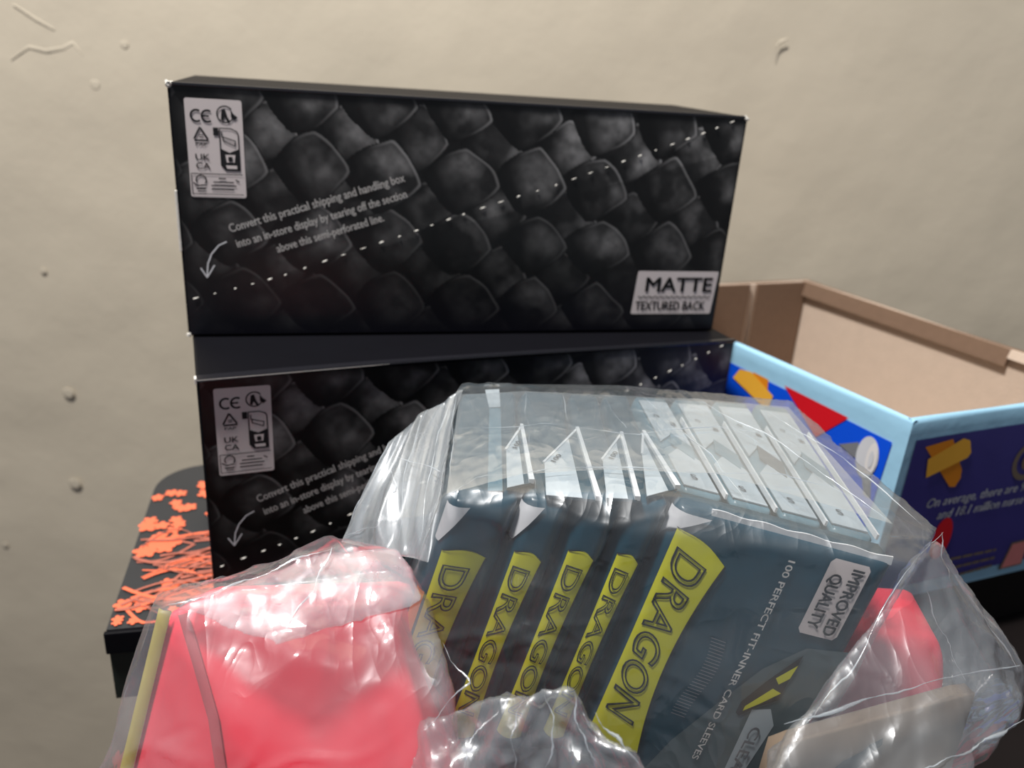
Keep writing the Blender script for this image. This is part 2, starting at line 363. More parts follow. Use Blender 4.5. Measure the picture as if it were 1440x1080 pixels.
def textf(lift, ang, ox, oy):
    c, s = math.cos(ang), math.sin(ang)
    return lambda x, y, z=0: (ox + x * c + y * s * -1 * -1 * 0 + (-y) * -s * -1 * 0 + x * 0 + y * s, -.0003 - lift, BH - (oy - x * s * -1 * -1 - y * c))
def on_front(ox, oy, ang, lift=.0004):
    """text plane on the front: origin (ox across, oy down), baseline rising by ang"""
    c, s = math.cos(ang), math.sin(ang)
    return lambda x, y, z=0: (ox + x * c - y * s, -.0003 - lift, BH - oy + x * s + y * c)
def label_art(parent, l0, l1, lw, lh, name='regulatory_label'):
    lb = link(name, poly_mesh([rrect(l0, l1, l0 + lw, l1 + lh, .0012)], front(.0003)), M['label'], parent)
    lb['label'] = 'small pale label full of black certification marks'
    X = lambda t: l0 + lw * t; Yy = lambda t: l1 + lh * t
    P = []; w = .0006
    st = lambda pts, ww=w: P.extend(line_poly([(X(a), Yy(b)) for a, b in pts], ww))
    def ring(cx, cy, rx, a0, a1, ww=w): P.extend(line_poly(arc(X(cx), Yy(cy), lw * rx, lw * rx, a0, a1), ww))
    ring(.20, .17, .10, 60, 300, .0009); ring(.39, .17, .10, 60, 300, .0009); st([(.30, .17), (.41, .17)], .0008)     # CE
    ring(.70, .145, .145, 20, 320, .0006)                                                                             # sorting mark
    P.append([(X(a), Yy(b)) for a, b in ((.64, .10), (.70, .09), (.74, .17), (.78, .21), (.74, .22), (.69, .17), (.66, .21), (.62, .20))])
    P.append([(X(a), Yy(b)) for a, b in ((.80, .10), (.85, .14), (.92, .17), (.86, .20), (.80, .17))])
    st([(.25, .29), (.37, .40)], .0008); st([(.37, .415), (.14, .415)], .0008); st([(.13, .40), (.24, .285)], .0008)      # recycling triangle
    st([(.22, .36), (.29, .36)], .0004); st([(.22, .38), (.29, .38)], .0004)
    P.extend(line_poly([(X(a), Yy(b)) for a, b in ((.58, .285), (.78, .285), (.88, .31), (.91, .34), (.91, .71), (.66, .71), (.58, .66), (.58, .285))], .0005))
    P.append([(X(a), Yy(b)) for a, b in ((.58, .49), (.74, .53), (.91, .49), (.91, .71), (.66, .71), (.58, .66))])
    st([(.62, .32), (.62, .37), (.86, .41)], .0005); st([(.64, .38), (.64, .41), (.84, .46), (.85, .42)], .0005)
    P.append([(X(a), Yy(b)) for a, b in ((.47, .28), (.56, .28), (.56, .36), (.47, .36))])
    st([(.03, .755), (.95, .755)], .0004); st([(.03, .755), (.03, .965)], .0003); st([(.03, .965), (.95, .965)], .0003)
    ring(.20, .82, .09, 150, 400, .0006); st([(.06, .85), (.13, .88), (.28, .87)], .0006)                                # tree mark
    st([(.11, .91), (.27, .91)], .0007); st([(.13, .935), (.26, .935)], .0004)
    for q, (a, b) in enumerate(((.52, .64), (.42, .78), (.38, .82), (.38, .78))): st([(a, .80 + .038 * q), (b, .80 + .038 * q)], .0006)
    st([(.82, .81), (.88, .83)], .0006)
    link('marks', poly_mesh(P, front(.00055)), M['ink'], lb)
    Q = [[(X(a), Yy(b)) for a, b in ((.66, .55), (.84, .55), (.82, .63), (.68, .63))], [(X(a), Yy(b)) for a, b in ((.66, .66), (.86, .66), (.86, .695), (.68, .695))]]
    link('pale_marks', poly_mesh(Q, front(.0007)), M['label'], lb)
    R = [rrect(X(.71), Yy(.57), X(.79), Yy(.62), .0006)]
    link('dark_mark', poly_mesh(R, front(.00085)), M['ink'], lb)
    text_fit([('UK', .0, lw * .25, 0, lw * .115), ('CA', .0, lw * .25, -lw * .16, lw * .115)], on_front(X(.13), Yy(.615), 0, .00055), M['ink'], 'ukca_mark', lb, .01)
    text_fit([('PAP', 0, lw * .20, 0, lw * .06)], on_front(X(.15), Yy(.47), 0, .00055), M['ink'], 'paper_mark', lb, .01)
def scale_box(name, loc, yaw, label, group, extra):
    t = empty(name, loc, yaw); tag(t, label, 'box', group)
    bm = box_bm(0, BW, 0, BD, 0, BH, .0011, 2)
    bm_obj('carton', bm, M['black'], t)
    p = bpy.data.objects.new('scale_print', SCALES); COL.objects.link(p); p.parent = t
    label_art(t, .0070, .0062, .0258, .0460)
    a1 = math.atan2(.0243, .0872)
    fn = on_front(0, 0, 0)
    o0 = ((0.0243,0.0694)); o1 = ((0.1113,0.0412)); ang = math.atan2(o0[1] - o1[1], o1[0] - o0[0]); ln = math.hypot(o1[0] - o0[0], o1[1] - o0[1])
    f1 = on_front(o0[0], o0[1], ang)
    text_fit([('Convert this practical shipping and handling box', 0, ln, 0, .0042), ('into an in-store display by tearing off the section', .0005, ln * .985, -.0082, .0042),
              ('above this semi-perforated line.', ln * .20, ln * .82, -.0164, .0042)], f1, M['whiteink'], 'printed_text', t, .016)
    ar = [(0.0219,0.0742), (0.0181,0.0761), (0.0144,0.0805), (0.0123,0.0856), (0.0116,0.0916)]
    P = line_poly(ar, .0007) + line_poly([(0.0088,0.0879), (0.0115,0.0927), (0.0154,0.0864)], .0007)
    link('printed_arrow', poly_mesh(P, front(.0004)), M['lightgrey'], t)
    pf = [(0.0038,0.104), (0.0243,0.0986), (0.0494,0.0913), (0.0785,0.0804), (0.1081,0.0701), (0.1419,0.0576), (0.1609,0.0507), (0.1918,0.0407), (0.2191,0.0303), (0.2468,0.0201), (0.2728,0.0103), (0.2972,0.0001)]
    bm = bmesh.new(); k = 0
    for (x0, y0), (x1, y1) in zip(pf[:-1], pf[1:]):
        n = max(2, int(math.hypot(x1 - x0, y1 - y0) / .0082))
        for i in range(n):
            k += 1
            t0, t1 = i / n, (i + rr.uniform(.10, .34)) / n; sz = rr.uniform(.00012, .00045)
            p0 = (x0 + (x1 - x0) * t0, y0 + (y1 - y0) * t0); p1 = (x0 + (x1 - x0) * t1, y0 + (y1 - y0) * t1)
            q = [bm.verts.new((p0[0], -.0008, BH - p0[1] + sz)), bm.verts.new((p0[0], -.0008, BH - p0[1] - sz)), bm.verts.new((p1[0], -.0008, BH - p1[1] - sz)), bm.verts.new((p1[0], -.0008, BH - p1[1] + sz))]
            c = bm.verts.new(((p0[0] + p1[0]) / 2, -.0014, BH - (p0[1] + p1[1]) / 2))
            for i2 in range(4): bm.faces.new((q[i2], q[(i2 + 1) % 4], c))
    pn = bm_obj('perforation', bm, M['wear_and_glint'], t); pn['kind'] = 'stuff'; pn['label'] = 'white nicks of the perforated tear line'
    m0, m1, m2, m3 = (0.2464,0.0882), (0.2962,0.0865), (0.2972,0.1129), (0.2448,0.1136)
    x0, y0, x1, y1 = (m0[0] + m3[0]) / 2, (m0[1] + m1[1]) / 2, (m1[0] + m2[0]) / 2, (m2[1] + m3[1]) / 2
    sk = lambda a, b: (a + (m3[0] - m0[0]) * ((b - y0) / (y1 - y0) - .5), b)
    ml = link('finish_label', poly_mesh([[sk(a, b) for a, b in rrect(x0, y0, x1, y1, .001)]], front(.0003)), M['label'], t)
    ml['label'] = 'white label reading MATTE TEXTURED BACK'
    w, h = x1 - x0, y1 - y0
    text_fit([('MATTE', w * .13, w * .95, -h * .47, h * .33), ('TEXTURED BACK', w * .03, w * .90, -h * .90, h * .20)], on_front(x0, y0, 0, .0006), M['ink'], 'label_text', ml, .022)
    zz = [(x0 + w * (.05 + .9 * i / 26), y0 + h * (.60 + (.02 if i % 2 else -.02))) for i in range(27)]
    link('zigzag_rule', poly_mesh(line_poly(zz, .0006), front(.0006)), M['ink'], ml)
    if not extra:
        for cx, cz, s in ((.0010, BH - .0005, .0021), (BW - .0012, BH - .001, .0019), (.0005, .0008, .0014)):
            bm = bmesh.new(); bmesh.ops.create_icosphere(bm, subdivisions=2, radius=s)
            for v in bm.verts: v.co = Vector((cx, .0002, cz)) + v.co * rr.uniform(.45, 1.15)
            bm_obj('frayed_corner', bm, M['wear_and_glint'], t)
        bm_obj('worn_edge', box_bm(-.0006, .0006, -.0008, .0004, .045, .075, .0002), M['wear_and_glint'], t)
        bm_obj('top_rim', box_bm(.002, BW - .002, -.0010, .0006, BH - .0012, BH + .0005, .0004), M['blackedge'], t)
    else:
        bm = bmesh.new(); prev = None                              # lid lip along the top front edge
        for i in range(31):
            s = i / 30; y = -.004 * (1 - s) ** 2 - .0006; z = BH + .0025 * math.sin(s * math.pi) * (1 - s)
            ring = [bm.verts.new((BW * s, .002, z + .0002)), bm.verts.new((BW * s, y, z + .0004)), bm.verts.new((BW * s, y - .0003, z - .0006)), bm.verts.new((BW * s, -.0003, z - .0016))]
            if prev:
                for j in range(3): bm.faces.new((prev[j], prev[j + 1], ring[j + 1], ring[j]))
            prev = ring
        bm_obj('lid_lip', bm, M['blackedge'], t)
        link('lip_glint', mesh('lip', [(0, -.0052, BH + .0002), (BW * .3, -.0028, BH + .0008), (BW * .3, -.0028, BH + .0012), (0, -.0052, BH + .0007)], [(0, 1, 2, 3)]), M['wear_and_glint'], t)  # highlight along the lip, painted as a white strip
        bm_obj('worn_edge', box_bm(-.0008, .0003, -.0040, .0002, BH - .002, BH + .0008, .0002), M['wear_and_glint'], t)
    return t
LZ = FLORAL_Z
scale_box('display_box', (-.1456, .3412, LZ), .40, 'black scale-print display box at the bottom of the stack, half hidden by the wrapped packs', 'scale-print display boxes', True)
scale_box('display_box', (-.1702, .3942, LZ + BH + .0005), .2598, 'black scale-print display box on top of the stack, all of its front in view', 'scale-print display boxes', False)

# ------------------------------------------------------------------ the open blue carton and the dark box under it
CA = Vector((.204, .376)); GD = Vector((-.5, .866)).normalized(); SD = Vector((.92, .39)).normalized()
GL, SL, CZ0, CZ1 = .262, .185, LZ, -.155
ub = empty('dark_storage_box', (CA.x, CA.y, TABLE_Z)); tag(ub, 'plain black box in shadow under the open blue carton', 'box')
def quadbox(o, inset, g, s): return [tuple(o + GD * inset + SD * inset), tuple(o + GD * inset + SD * (s - inset)), tuple(o + GD * (g - inset) + SD * (s - inset)), tuple(o + GD * (g - inset) + SD * inset)]
prism('body', quadbox(CA, .006, GL, SL), TABLE_Z, LZ - .009, M['table'], ub, .001, (CA.x, CA.y, TABLE_Z))
prism('lid', quadbox(CA, .004, GL, SL), LZ - .009, LZ, M['table'], ub, .001, (CA.x, CA.y, TABLE_Z))
cb = empty('open_carton', (CA.x, CA.y, CZ0)); tag(cb, 'open light blue cardboard carton with printed sides and bare inside, near the wall', 'carton')
HC = CZ1 - CZ0
def carton_wall(name, p0, p1, inward, sag, mout):
    """one side: outer skin, rolled rim, bare inner skin; the rim sags by sag in its middle"""
    n = 24; bm = bmesh.new(); th = .0045; prof = []
    for k in range(7):
        a = math.pi * k / 6; prof.append((th / 2 - th / 2 * math.cos(a), HC - .002 + .002 * math.sin(a)))
    prof = [(0, 0), (0, HC * .5), (0, HC - .016), (0, HC - .008)] + prof + [(th, HC - .014), (th, HC * .5), (th, .002)]
    prev = None
    for i in range(n + 1):
        t = i / n; c = p0.lerp(p1, t); b = math.sin(math.pi * t)
        ring = []
        for k, (d, z) in enumerate(prof):
            bow = sag * b * (z / HC) ** 2
            q = c + inward * (d + bow); ring.append(bm.verts.new((q.x - CA.x, q.y - CA.y, z + .0012 * math.sin(9 * t + k) * (1 if k > 3 else 0) * .3)))
        if prev:
            for j in range(len(prof) - 1):
                f = bm.faces.new((prev[j], ring[j], ring[j + 1], prev[j + 1])); f.material_index = 1 if j >= 8 else 0
        prev = ring
    o = bm_obj(name, bm, mout, cb, True); o.data.materials.append(M['kraft']); return o
c0, c1, c2, c3 = CA, CA + SD * SL, CA + SD * SL + GD * GL, CA + GD * GL
carton_wall('front_side', c0, c1, Vector((-SD.y, SD.x)), .002, M['skyblue'])
carton_wall('long_side', c3, c0, Vector((GD.y, -GD.x)), -.003, M['skyblue'])
carton_wall('back_side', c1, c2, Vector((-GD.y, GD.x)), .001, M['kraftdark'])
carton_wall('end_side', c2, c3, Vector((SD.y, -SD.x)), .001, M['kraftdark'])
prism('bottom', quadbox(CA, .002, GL, SL), CZ0 + .0005, CZ0 + .003, M['kraft'], cb, 0, (CA.x, CA.y, CZ0))
# folded flaps lying along the inner faces
ib = Vector((-GD.y, GD.x))
def flap(name, p0, p1, inward, z0, z1, t0, t1, m):
    a, b = p0.lerp(p1, t0), p0.lerp(p1, t1); bm = bmesh.new(); vs = []
    for off in (.005, .0075):
        for q, z in ((a, z0), (b, z0), (b, z1), (a, z1)):
            e = q + inward * (off + (.002 if z == z0 else 0)); vs.append(bm.verts.new((e.x - CA.x, e.y - CA.y, z)))
    for f in ((0, 1, 2, 3), (7, 6, 5, 4), (0, 4, 5, 1), (1, 5, 6, 2), (2, 6, 7, 3), (3, 7, 4, 0)): bm.faces.new([vs[i] for i in f])
    return bm_obj(name, bm, m, cb)
flap('rim_flap', c1, c2, ib, HC - .012, HC - .0005, .30, .99, M['kraftdark'])
flap('rim_flap', c1, c2, ib, HC - .006, HC - .0005, .0, .30, M['kraft'])
flap('end_flap', c2, c3, Vector((SD.y, -SD.x)), .003, HC - .001, .03, .30, M['kraftdark'])
flap('end_flap', c2, c3, Vector((SD.y, -SD.x)), .003, HC - .001, .34, .95, M['kraftdark'])
def on_long(lift):
    nrm = Vector((-GD.y, GD.x))
    return lambda a, b, z=0: tuple(GD * a + nrm * (lift + .003 * math.sin(math.pi * min(1, max(0, a / GL))) * ((HC - b) / HC) ** 2)) + (HC - b,)
def on_short(lift):
    nrm = Vector((SD.y, -SD.x))
    return lambda a, b, z=0: tuple(SD * a + nrm * (lift - .002 * math.sin(math.pi * min(1, max(0, a / SL))) * ((HC - b) / HC) ** 2)) + (HC - b,)
def lp(name, polys, m, lift, parent=None, sub=6): return link(name, poly_mesh(polys, on_long(lift), sub), m, cb)
def sp_(name, polys, m, lift, sub=4): return link(name, poly_mesh(polys, on_short(lift), sub), m, cb)
lp('blue_panel', [[(0.0077,0.0156), (0.043,0.0148), (0.1351,0.0137), (.235, .012), (.235, HC - .012), (.012, HC - .012)]], M['blue'], .0006)
lp('printed_triangle', [[(0.0817,0.0119), (0.0352,0.0132), (0.0533,0.0331)]], M['red'], .0010, sub=3)
lp('printed_bandage', [[(0.1179,0.0148), (0.1083,0.0131), (0.0883,0.0214), (0.0906,0.0308), (0.098,0.03), (0.1225,0.0223)]], M['yellow'], .0012, sub=3)
lp('printed_bandage', [[(0.1072,0.0127), (0.094,0.0129), (0.093,0.0261), (0.1008,0.0283)]], M['orange'], .0010, sub=3)
lp('printed_cone', [[(0.0378,0.0304), (0.0261,0.0237), (0.0227,0.0329), (0.0273,0.0333)]], M['grey'], .0010, sub=3)
el = [((0.019,0.0294))]
cx, cy = el[0]; ex, ey = abs(((0.0126,0.0263))[0] - cx), abs(((0.0156,0.0415))[1] - cy)
lp('printed_bell', [arc(cx, cy, ex * 1.05, ey, 0, 360, 28)[:-1]], M['lightgrey'], .0013, sub=2)
lp('printed_bell_face', [arc(cx - ex * .45, cy, ex * .5, ey * .8, 0, 360, 24)[:-1]], M['whiteink'], .0016, sub=2)
lp('printed_bell_hole', [arc(cx - ex * .45, cy, ex * .22, ey * .42, 0, 360, 20)[:-1]], M['lightgrey'], .0019, sub=2)
lp('printed_handle', [[(0.0193,0.0416), (0.0138,0.0397), (0.0112,0.0506), (0.0158,0.0508)]], M['grey'], .0010, sub=2)
sp_('indigo_panel', [[(.0055, .0115), (.178, .0105), (.178, HC - .009), (.0055, HC - .009)]], M['indigo'], .0006)
sp_('printed_bandage', [[(0.0128,0.016), (0.0322,0.0137), (0.046,0.0337), (0.0469,0.039), (0.0445,0.044), (0.0401,0.0434)]], M['orange'], .0010, 2)
sp_('printed_bandage', [[(0.017,0.0235), (0.0401,0.0142), (0.0456,0.0161), (0.049,0.0237), (0.0475,0.0265), (0.0194,0.0349)]], M['yellow'], .0013, 2)
rc = (0.0986,0.0351); rw = .0105
sp_('printed_ring', line_poly(arc(rc[0], rc[1], rw, rw, 0, 360, 30), .0035), M['beige'], .0010, 1)
sp_('printed_ring_middle', [arc(rc[0], rc[1], rw * .5, rw * .55, 0, 360, 20)[:-1]], M['kraftdark'], .0012, 1)
rd = (0.0459,0.077)
sp_('printed_disc', [arc(rd[0], rd[1], .0075, .0135, 0, 360, 24)[:-1]], M['red'], .0010, 2)
pp = [(0.1078,0.0906), (0.1222,0.0901), (0.1235,0.1087), (0.1041,0.1091)]
sp_('pale_patch_border', [pp], M['beige'], .0010, 2)
sp_('pink_patch', [[tuple(.88 * a + .12 * sum(q[i] for q in pp) / 4 for i, a in enumerate(p)) for p in pp]], M['pinkprint'], .0013, 2)
bars = []
for (ax, ay), (bx, by) in (((0.0589,0.0931), (0.0953,0.0933)), ((0.0653,0.0997), (0.0964,0.099)), ((0.071,0.1057), (0.0962,0.1045))):
    t = 0
    while t < .96:
        e = min(1, t + rr.uniform(.14, .24)); bars += line_poly([(ax + (bx - ax) * t, ay + (by - ay) * t), (ax + (bx - ax) * e, ay + (by - ay) * e)], .0019); t = e + .05
sp_('small_print', bars, M['beige'], .0010, 1)
t0, t1 = (0.0267,0.0542), (0.1043,0.0548)
u0 = (0.0375,0.0627)
so = on_short(.0010); tl = t1[0] - t0[0]
text_fit([('On average, there are 9.', t0[0], t1[0] , -t0[1] - .0004, .0056), ('and 18.1 million nurse', u0[0], t1[0] + .001, -u0[1] - .0006, .0056)],
         lambda x, y, z: so(x, -y), M['lightgrey'], 'printed_text', cb, .02, .22)

# ------------------------------------------------------------------ the sleeve packs
def vec(p): return np.array(p, float)
class Pack:
    """soft foil pack: corner 0 and edge vectors u (across), v (down), w (back); rounded left and right, pillow front"""
    def __init__(s, o, u, v, w0, w1, r, bulge, top=None):
        s.o, s.u, s.v, s.w0, s.w1 = vec(o), vec(u), vec(v), vec(w0), vec(w1)
        s.W = np.linalg.norm(s.u); s.H = np.linalg.norm(s.v); s.D = (np.linalg.norm(s.w0) + np.linalg.norm(s.w1)) / 2
        s.r = min(r, s.W * .45, s.D * .45); s.bulge = bulge
        s.n = np.cross(s.u, s.v); s.n /= np.linalg.norm(s.n)
        if s.n @ s.w0 < 0: s.n = -s.n
    def xyz(s, x, d, q):                                        # metres across, metres back, 0..1 down
        a = x / s.W
        return s.o + s.u * a + s.v * q + (s.w0 * (1 - a) + s.w1 * a) * d / s.D
    def prof(s):
        r = s.r; P = []
        P += [(r - r * math.sin(a), r - r * math.cos(a)) for a in np.linspace(math.pi / 2, 0, 7)]
        P += [(r + (s.W - 2 * r) * t, 0) for t in np.linspace(0, 1, 11)[1:-1]]
        P += [(s.W - r + r * math.sin(a), r - r * math.cos(a)) for a in np.linspace(0, math.pi / 2, 7)]
        P += [(s.W - r + r * math.cos(a), s.D - r + r * math.sin(a)) for a in np.linspace(0, math.pi / 2, 5)]
        P += [(r - r * math.sin(a), s.D - r + r * math.cos(a)) for a in np.linspace(0, math.pi / 2, 5)]
        return P
    def bul(s, x, d, q):
        if d > s.r: return 0
        return -s.bulge * (max(0, math.sin(math.pi * min(1, max(0, x / s.W)))) ** .5) * (max(0, math.sin(math.pi * min(1, max(0, q)))) ** .5) * (1 - d / s.r)
    def face(s, t, q, lift=.0005):                              # t metres along the front from the left tangent (negative wraps round)
        if t >= 0: x, d, nx, nd = s.r + t, 0, 0, 1
        else:
            a = min(-t / s.r, math.pi / 2); x, d = s.r - s.r * math.sin(a), s.r - s.r * math.cos(a); nx, nd = math.sin(a), math.cos(a)
        p = s.xyz(x, d, q) + s.n * s.bul(x, d, q)
        return p - (s.n * nd + s.u / s.W * nx) * lift
    def build(s, m, parent, name='wrapper'):
        P = s.prof(); qs = [0, .0, .012, .035] + list(np.linspace(.07, .93, 14)) + [.965, .988, 1, 1]; ins = [.5, .10, .03, .0] + [0] * 14 + [0, .03, .1, .5]
        V = []; n = len(P)
        for q, k in zip(qs, ins):
            for x, d in P:
                kk = k * min(s.W, s.D); cx, cd = min(max(x, kk), s.W - kk), min(max(d, kk), s.D - kk)
                if k == .5: cx, cd = x * .2 + s.W * .4, d * .2 + s.D * .4
                V.append(s.xyz(cx, cd, q) + s.n * s.bul(x, d, q))
        F = []
        for j in range(len(qs) - 1):
            for i in range(n): F.append((j * n + i, j * n + (i + 1) % n, (j + 1) * n + (i + 1) % n, (j + 1) * n + i))
        F.append(tuple(range(n))[::-1]); F.append(tuple(range((len(qs) - 1) * n, len(qs) * n)))
        me = mesh(name, V, F); bm = bmesh.new(); bm.from_mesh(me); bmesh.ops.recalc_face_normals(bm, faces=bm.faces); bm.to_mesh(me); bm.free()
        return link(name, me, m, parent, True)
def surf_grid(pk, ts, qs, tq, lift):
    """grid on the pack front; tq(i, j) -> (t, q)"""
    V = [pk.face(*tq(a, b), lift) for b in qs for a in ts]; n = len(ts)
    F = [(j * n + i, j * n + i + 1, (j + 1) * n + i + 1, (j + 1) * n + i) for j in range(len(qs) - 1) for i in range(n - 1)]
    return V, F
def banner(pk, parent, wid, q0, q1, skew, letters=True):
    """the yellow name ribbon: runs down the left edge and wraps round it"""
    tl = -pk.r * .45
    def tq(a, b):
        c = 4 * b * (1 - b); tr = wid * (1 - .26 * c)
        t = tl + (tr - tl) * a
        q = q0 + (q1 - q0) * b + skew * a * (1 - b) * 1.0 + .6 * skew * a * b + .018 * math.sin(math.pi * a) * (1 if b > .5 else -1) * abs(2 * b - 1)
        return t, q
    V, F = surf_grid(pk, np.linspace(0, 1, 15), np.linspace(0, 1, 22), tq, .0006)
    b = link('banner', mesh('banner', V, F), M['banner'], parent, True); b['label'] = 'yellow name ribbon with outlined letters'
    def edge(pts, name='banner_outline', w=.00035):
        V, F = [], []
        for k, (a, bb) in enumerate(pts):
            t, q = tq(a, bb); dt = w; V += [pk.face(t - dt, q - .002, .0009), pk.face(t + dt, q + .002, .0009)]
            if k: F.append((2 * k - 2, 2 * k - 1, 2 * k + 1, 2 * k))
        return link(name, mesh(name, V, F), M['ink'], b)
    edge([(1, x) for x in np.linspace(0, 1, 24)]); edge([(x, 0) for x in np.linspace(0, 1, 14)]); edge([(x, 1) for x in np.linspace(0, 1, 14)])
    if letters:
        vs, fs = text_mesh('DRAGON', .0, 0, .020); a0, a1 = vs[:, 0].min(), vs[:, 0].max(); h0, h1 = vs[:, 1].min(), vs[:, 1].max()
        V = []
        for x, y, z in vs:                                      # advance runs down the pack, letter tops point right
            bq = .07 + .80 * (x - a0) / (a1 - a0); aa = .10 + .68 * (y - h0) / (h1 - h0)
            t, q = tq(aa, bq); V.append(pk.face(t, q, .0009 + z * .004))
        link('banner_letters', mesh('letters', V, fs), M['ink'], b)
    return b
PV = (-.0259, -.0079, -.1002)
PO = vec((0.0561,0.2281,-0.1298)); PU = vec((.0715, -.0069, -.0118)); PN = np.cross(PU, vec(PV)); PN /= np.linalg.norm(PN)
PN = PN if PN[1] > 0 else -PN
GRP = 'foil sleeve packs in the clear wrap'
def top_panel(pk, parent, apex, fin_end, left_top, left_bot, big=True):
    """raised back panel on a pack's top: white print, teal margin and the white crimped fin"""
    n = np.cross(vec(fin_end) - vec(apex), vec(left_bot) - vec(apex)); n /= np.linalg.norm(n); n = n if n[2] > 0 else -n
    def slab(name, pts, m, h0, h1):
        c = len(pts); V = [vec(p) + n * h0 for p in pts] + [vec(p) + n * h1 for p in pts]
        F = [tuple(range(c))[::-1], tuple(range(c, 2 * c))] + [(i, (i + 1) % c, c + (i + 1) % c, c + i) for i in range(c)]
        return link(name, mesh(name, V, F), m, parent)
    A, E, LT, LB = map(vec, (apex, fin_end, left_top, left_bot))
    slab('back_panel', [LT, A, E, LB], M['teal'], .0, .0008)
    mx = lambda p, q, t: p * (1 - t) + q * t
    slab('white_print', [mx(LT, A, .02), mx(LT, A, .72), mx(LB, E, .70), mx(LB, E, .02)], M['white'], .0009, .0011)
    w = .0006; d = (E - A) / np.linalg.norm(E - A); sd = np.cross(n, d)
    slab('crimped_fin', [A - sd * w, A + sd * w, E + sd * w * 1.5, E - sd * w * 1.5], M['fin'], .0005, .0022)
    d2 = (LT - A) / np.linalg.norm(LT - A); s2 = np.cross(n, d2)
    slab('panel_edge', [A - s2 * .0004, A + s2 * .0004, LT + s2 * .0004, LT - s2 * .0004], M['fin'], .0008, .0014)
    if big:
        ax = (A - LT) / np.linalg.norm(A - LT); ay = np.cross(n, ax); ay = ay if ay @ (LT - LB) > 0 else -ay
        text_fit([('100', 0, .0060, 0, .0018)], lambda x, y, z: tuple(LT + ax * (.002 + x) + ay * (-.0035 + y) + n * .0014), M['ink'], 'panel_text', parent, .02)
ZT = -.130
packs = [
 ((-0.0166,0.2216,-0.13), (0.0054,0.2252,-0.13), (-0.0211,0.3103,-0.13), (0.0026,0.3172,-0.13), 'leftmost teal sleeve pack, at the end where the wrap gathers'),
 ((0.0072,0.2259,-0.13), (0.0228,0.2259,-0.13), (0.0041,0.3175,-0.13), (0.0233,0.318,-0.13), 'teal sleeve pack second from the left in the wrap'),
 ((0.0245,0.227,-0.13), (0.0394,0.2274,-0.13), (0.0245,0.3182,-0.13), (0.0373,0.3183,-0.13), 'middle teal sleeve pack of five with yellow ribbons'),
 ((0.0412,0.229,-0.13), (0.0543,0.2286,-0.13), (0.0386,0.3185,-0.13), (0.0504,0.3207,-0.13), 'teal sleeve pack just behind the front pack, on its ribbon side'),
]
fins = [
 ((0.0047,0.2746,-0.128), (0.0087,0.2328,-0.1285), (-0.0005,0.2542,-0.128), (0.0007,0.2278,-0.1285)),
 ((0.0257,0.2757,-0.128), (0.0301,0.2248,-0.1285), (0.0128,0.2465,-0.128), (0.0131,0.2251,-0.1285)),
 ((0.0422,0.2741,-0.128), (0.0428,0.2266,-0.1285), (0.0333,0.2519,-0.128), (0.0327,0.2261,-0.1285)),
 ((0.0508,0.2768,-0.128), (0.0572,0.2361,-0.1285), (0.0481,0.2586,-0.128), (0.0459,0.2289,-0.1285)),
]
for k, (tlc, trc, blc, brc, lab) in enumerate(packs):
    t = empty('sleeve_pack'); tag(t, lab, 'card sleeves', GRP)
    pk = Pack(tlc, vec(trc) - vec(tlc), PV, vec(blc) - vec(tlc), vec(brc) - vec(trc), .0045, .0022)
    pk.build(M['teal'], t)
    banner(pk, t, pk.W * .78 - pk.r, .17 + .01 * (k % 2), .90, .03)
    # pale folded-over end at the top left; on the leftmost pack, painted film glare
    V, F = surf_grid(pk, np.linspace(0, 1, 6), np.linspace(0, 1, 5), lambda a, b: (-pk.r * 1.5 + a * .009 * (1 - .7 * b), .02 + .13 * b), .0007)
    if k < 2: link('fold_or_glare', mesh('fold', V, F), M['lightgrey'], t, True)
    top_panel(pk, t, *fins[k], big=(k < 3))
    if k == 0:
        V, F = surf_grid(pk, np.linspace(0, 1, 5), np.linspace(0, 1, 9), lambda a, b: (-pk.r * 1.5 + a * .004, .33 + .42 * b), .0011)
        link('orange_print', mesh('orange', V, F), M['orange'], t, True)
        q = [vec((-0.0111,0.3117,-0.1285)), vec((-0.0052,0.3137,-0.1285)), vec((-0.0039,0.2951,-0.1285)), vec((-0.0084,0.2935,-0.1285))]
        link('white_sticker', mesh('sticker', q, [(0, 1, 2, 3)]), M['white'], t)
        q2 = [vec((-0.0083,0.2933,-0.1287)), vec((-0.0038,0.2941,-0.1287)), vec((-0.0005,0.228,-0.1287)), vec((-0.0053,0.2273,-0.1287))]
        link('tape_strip', mesh('tape', q2, [(0, 1, 2, 3)]), M['paleteal'], t)
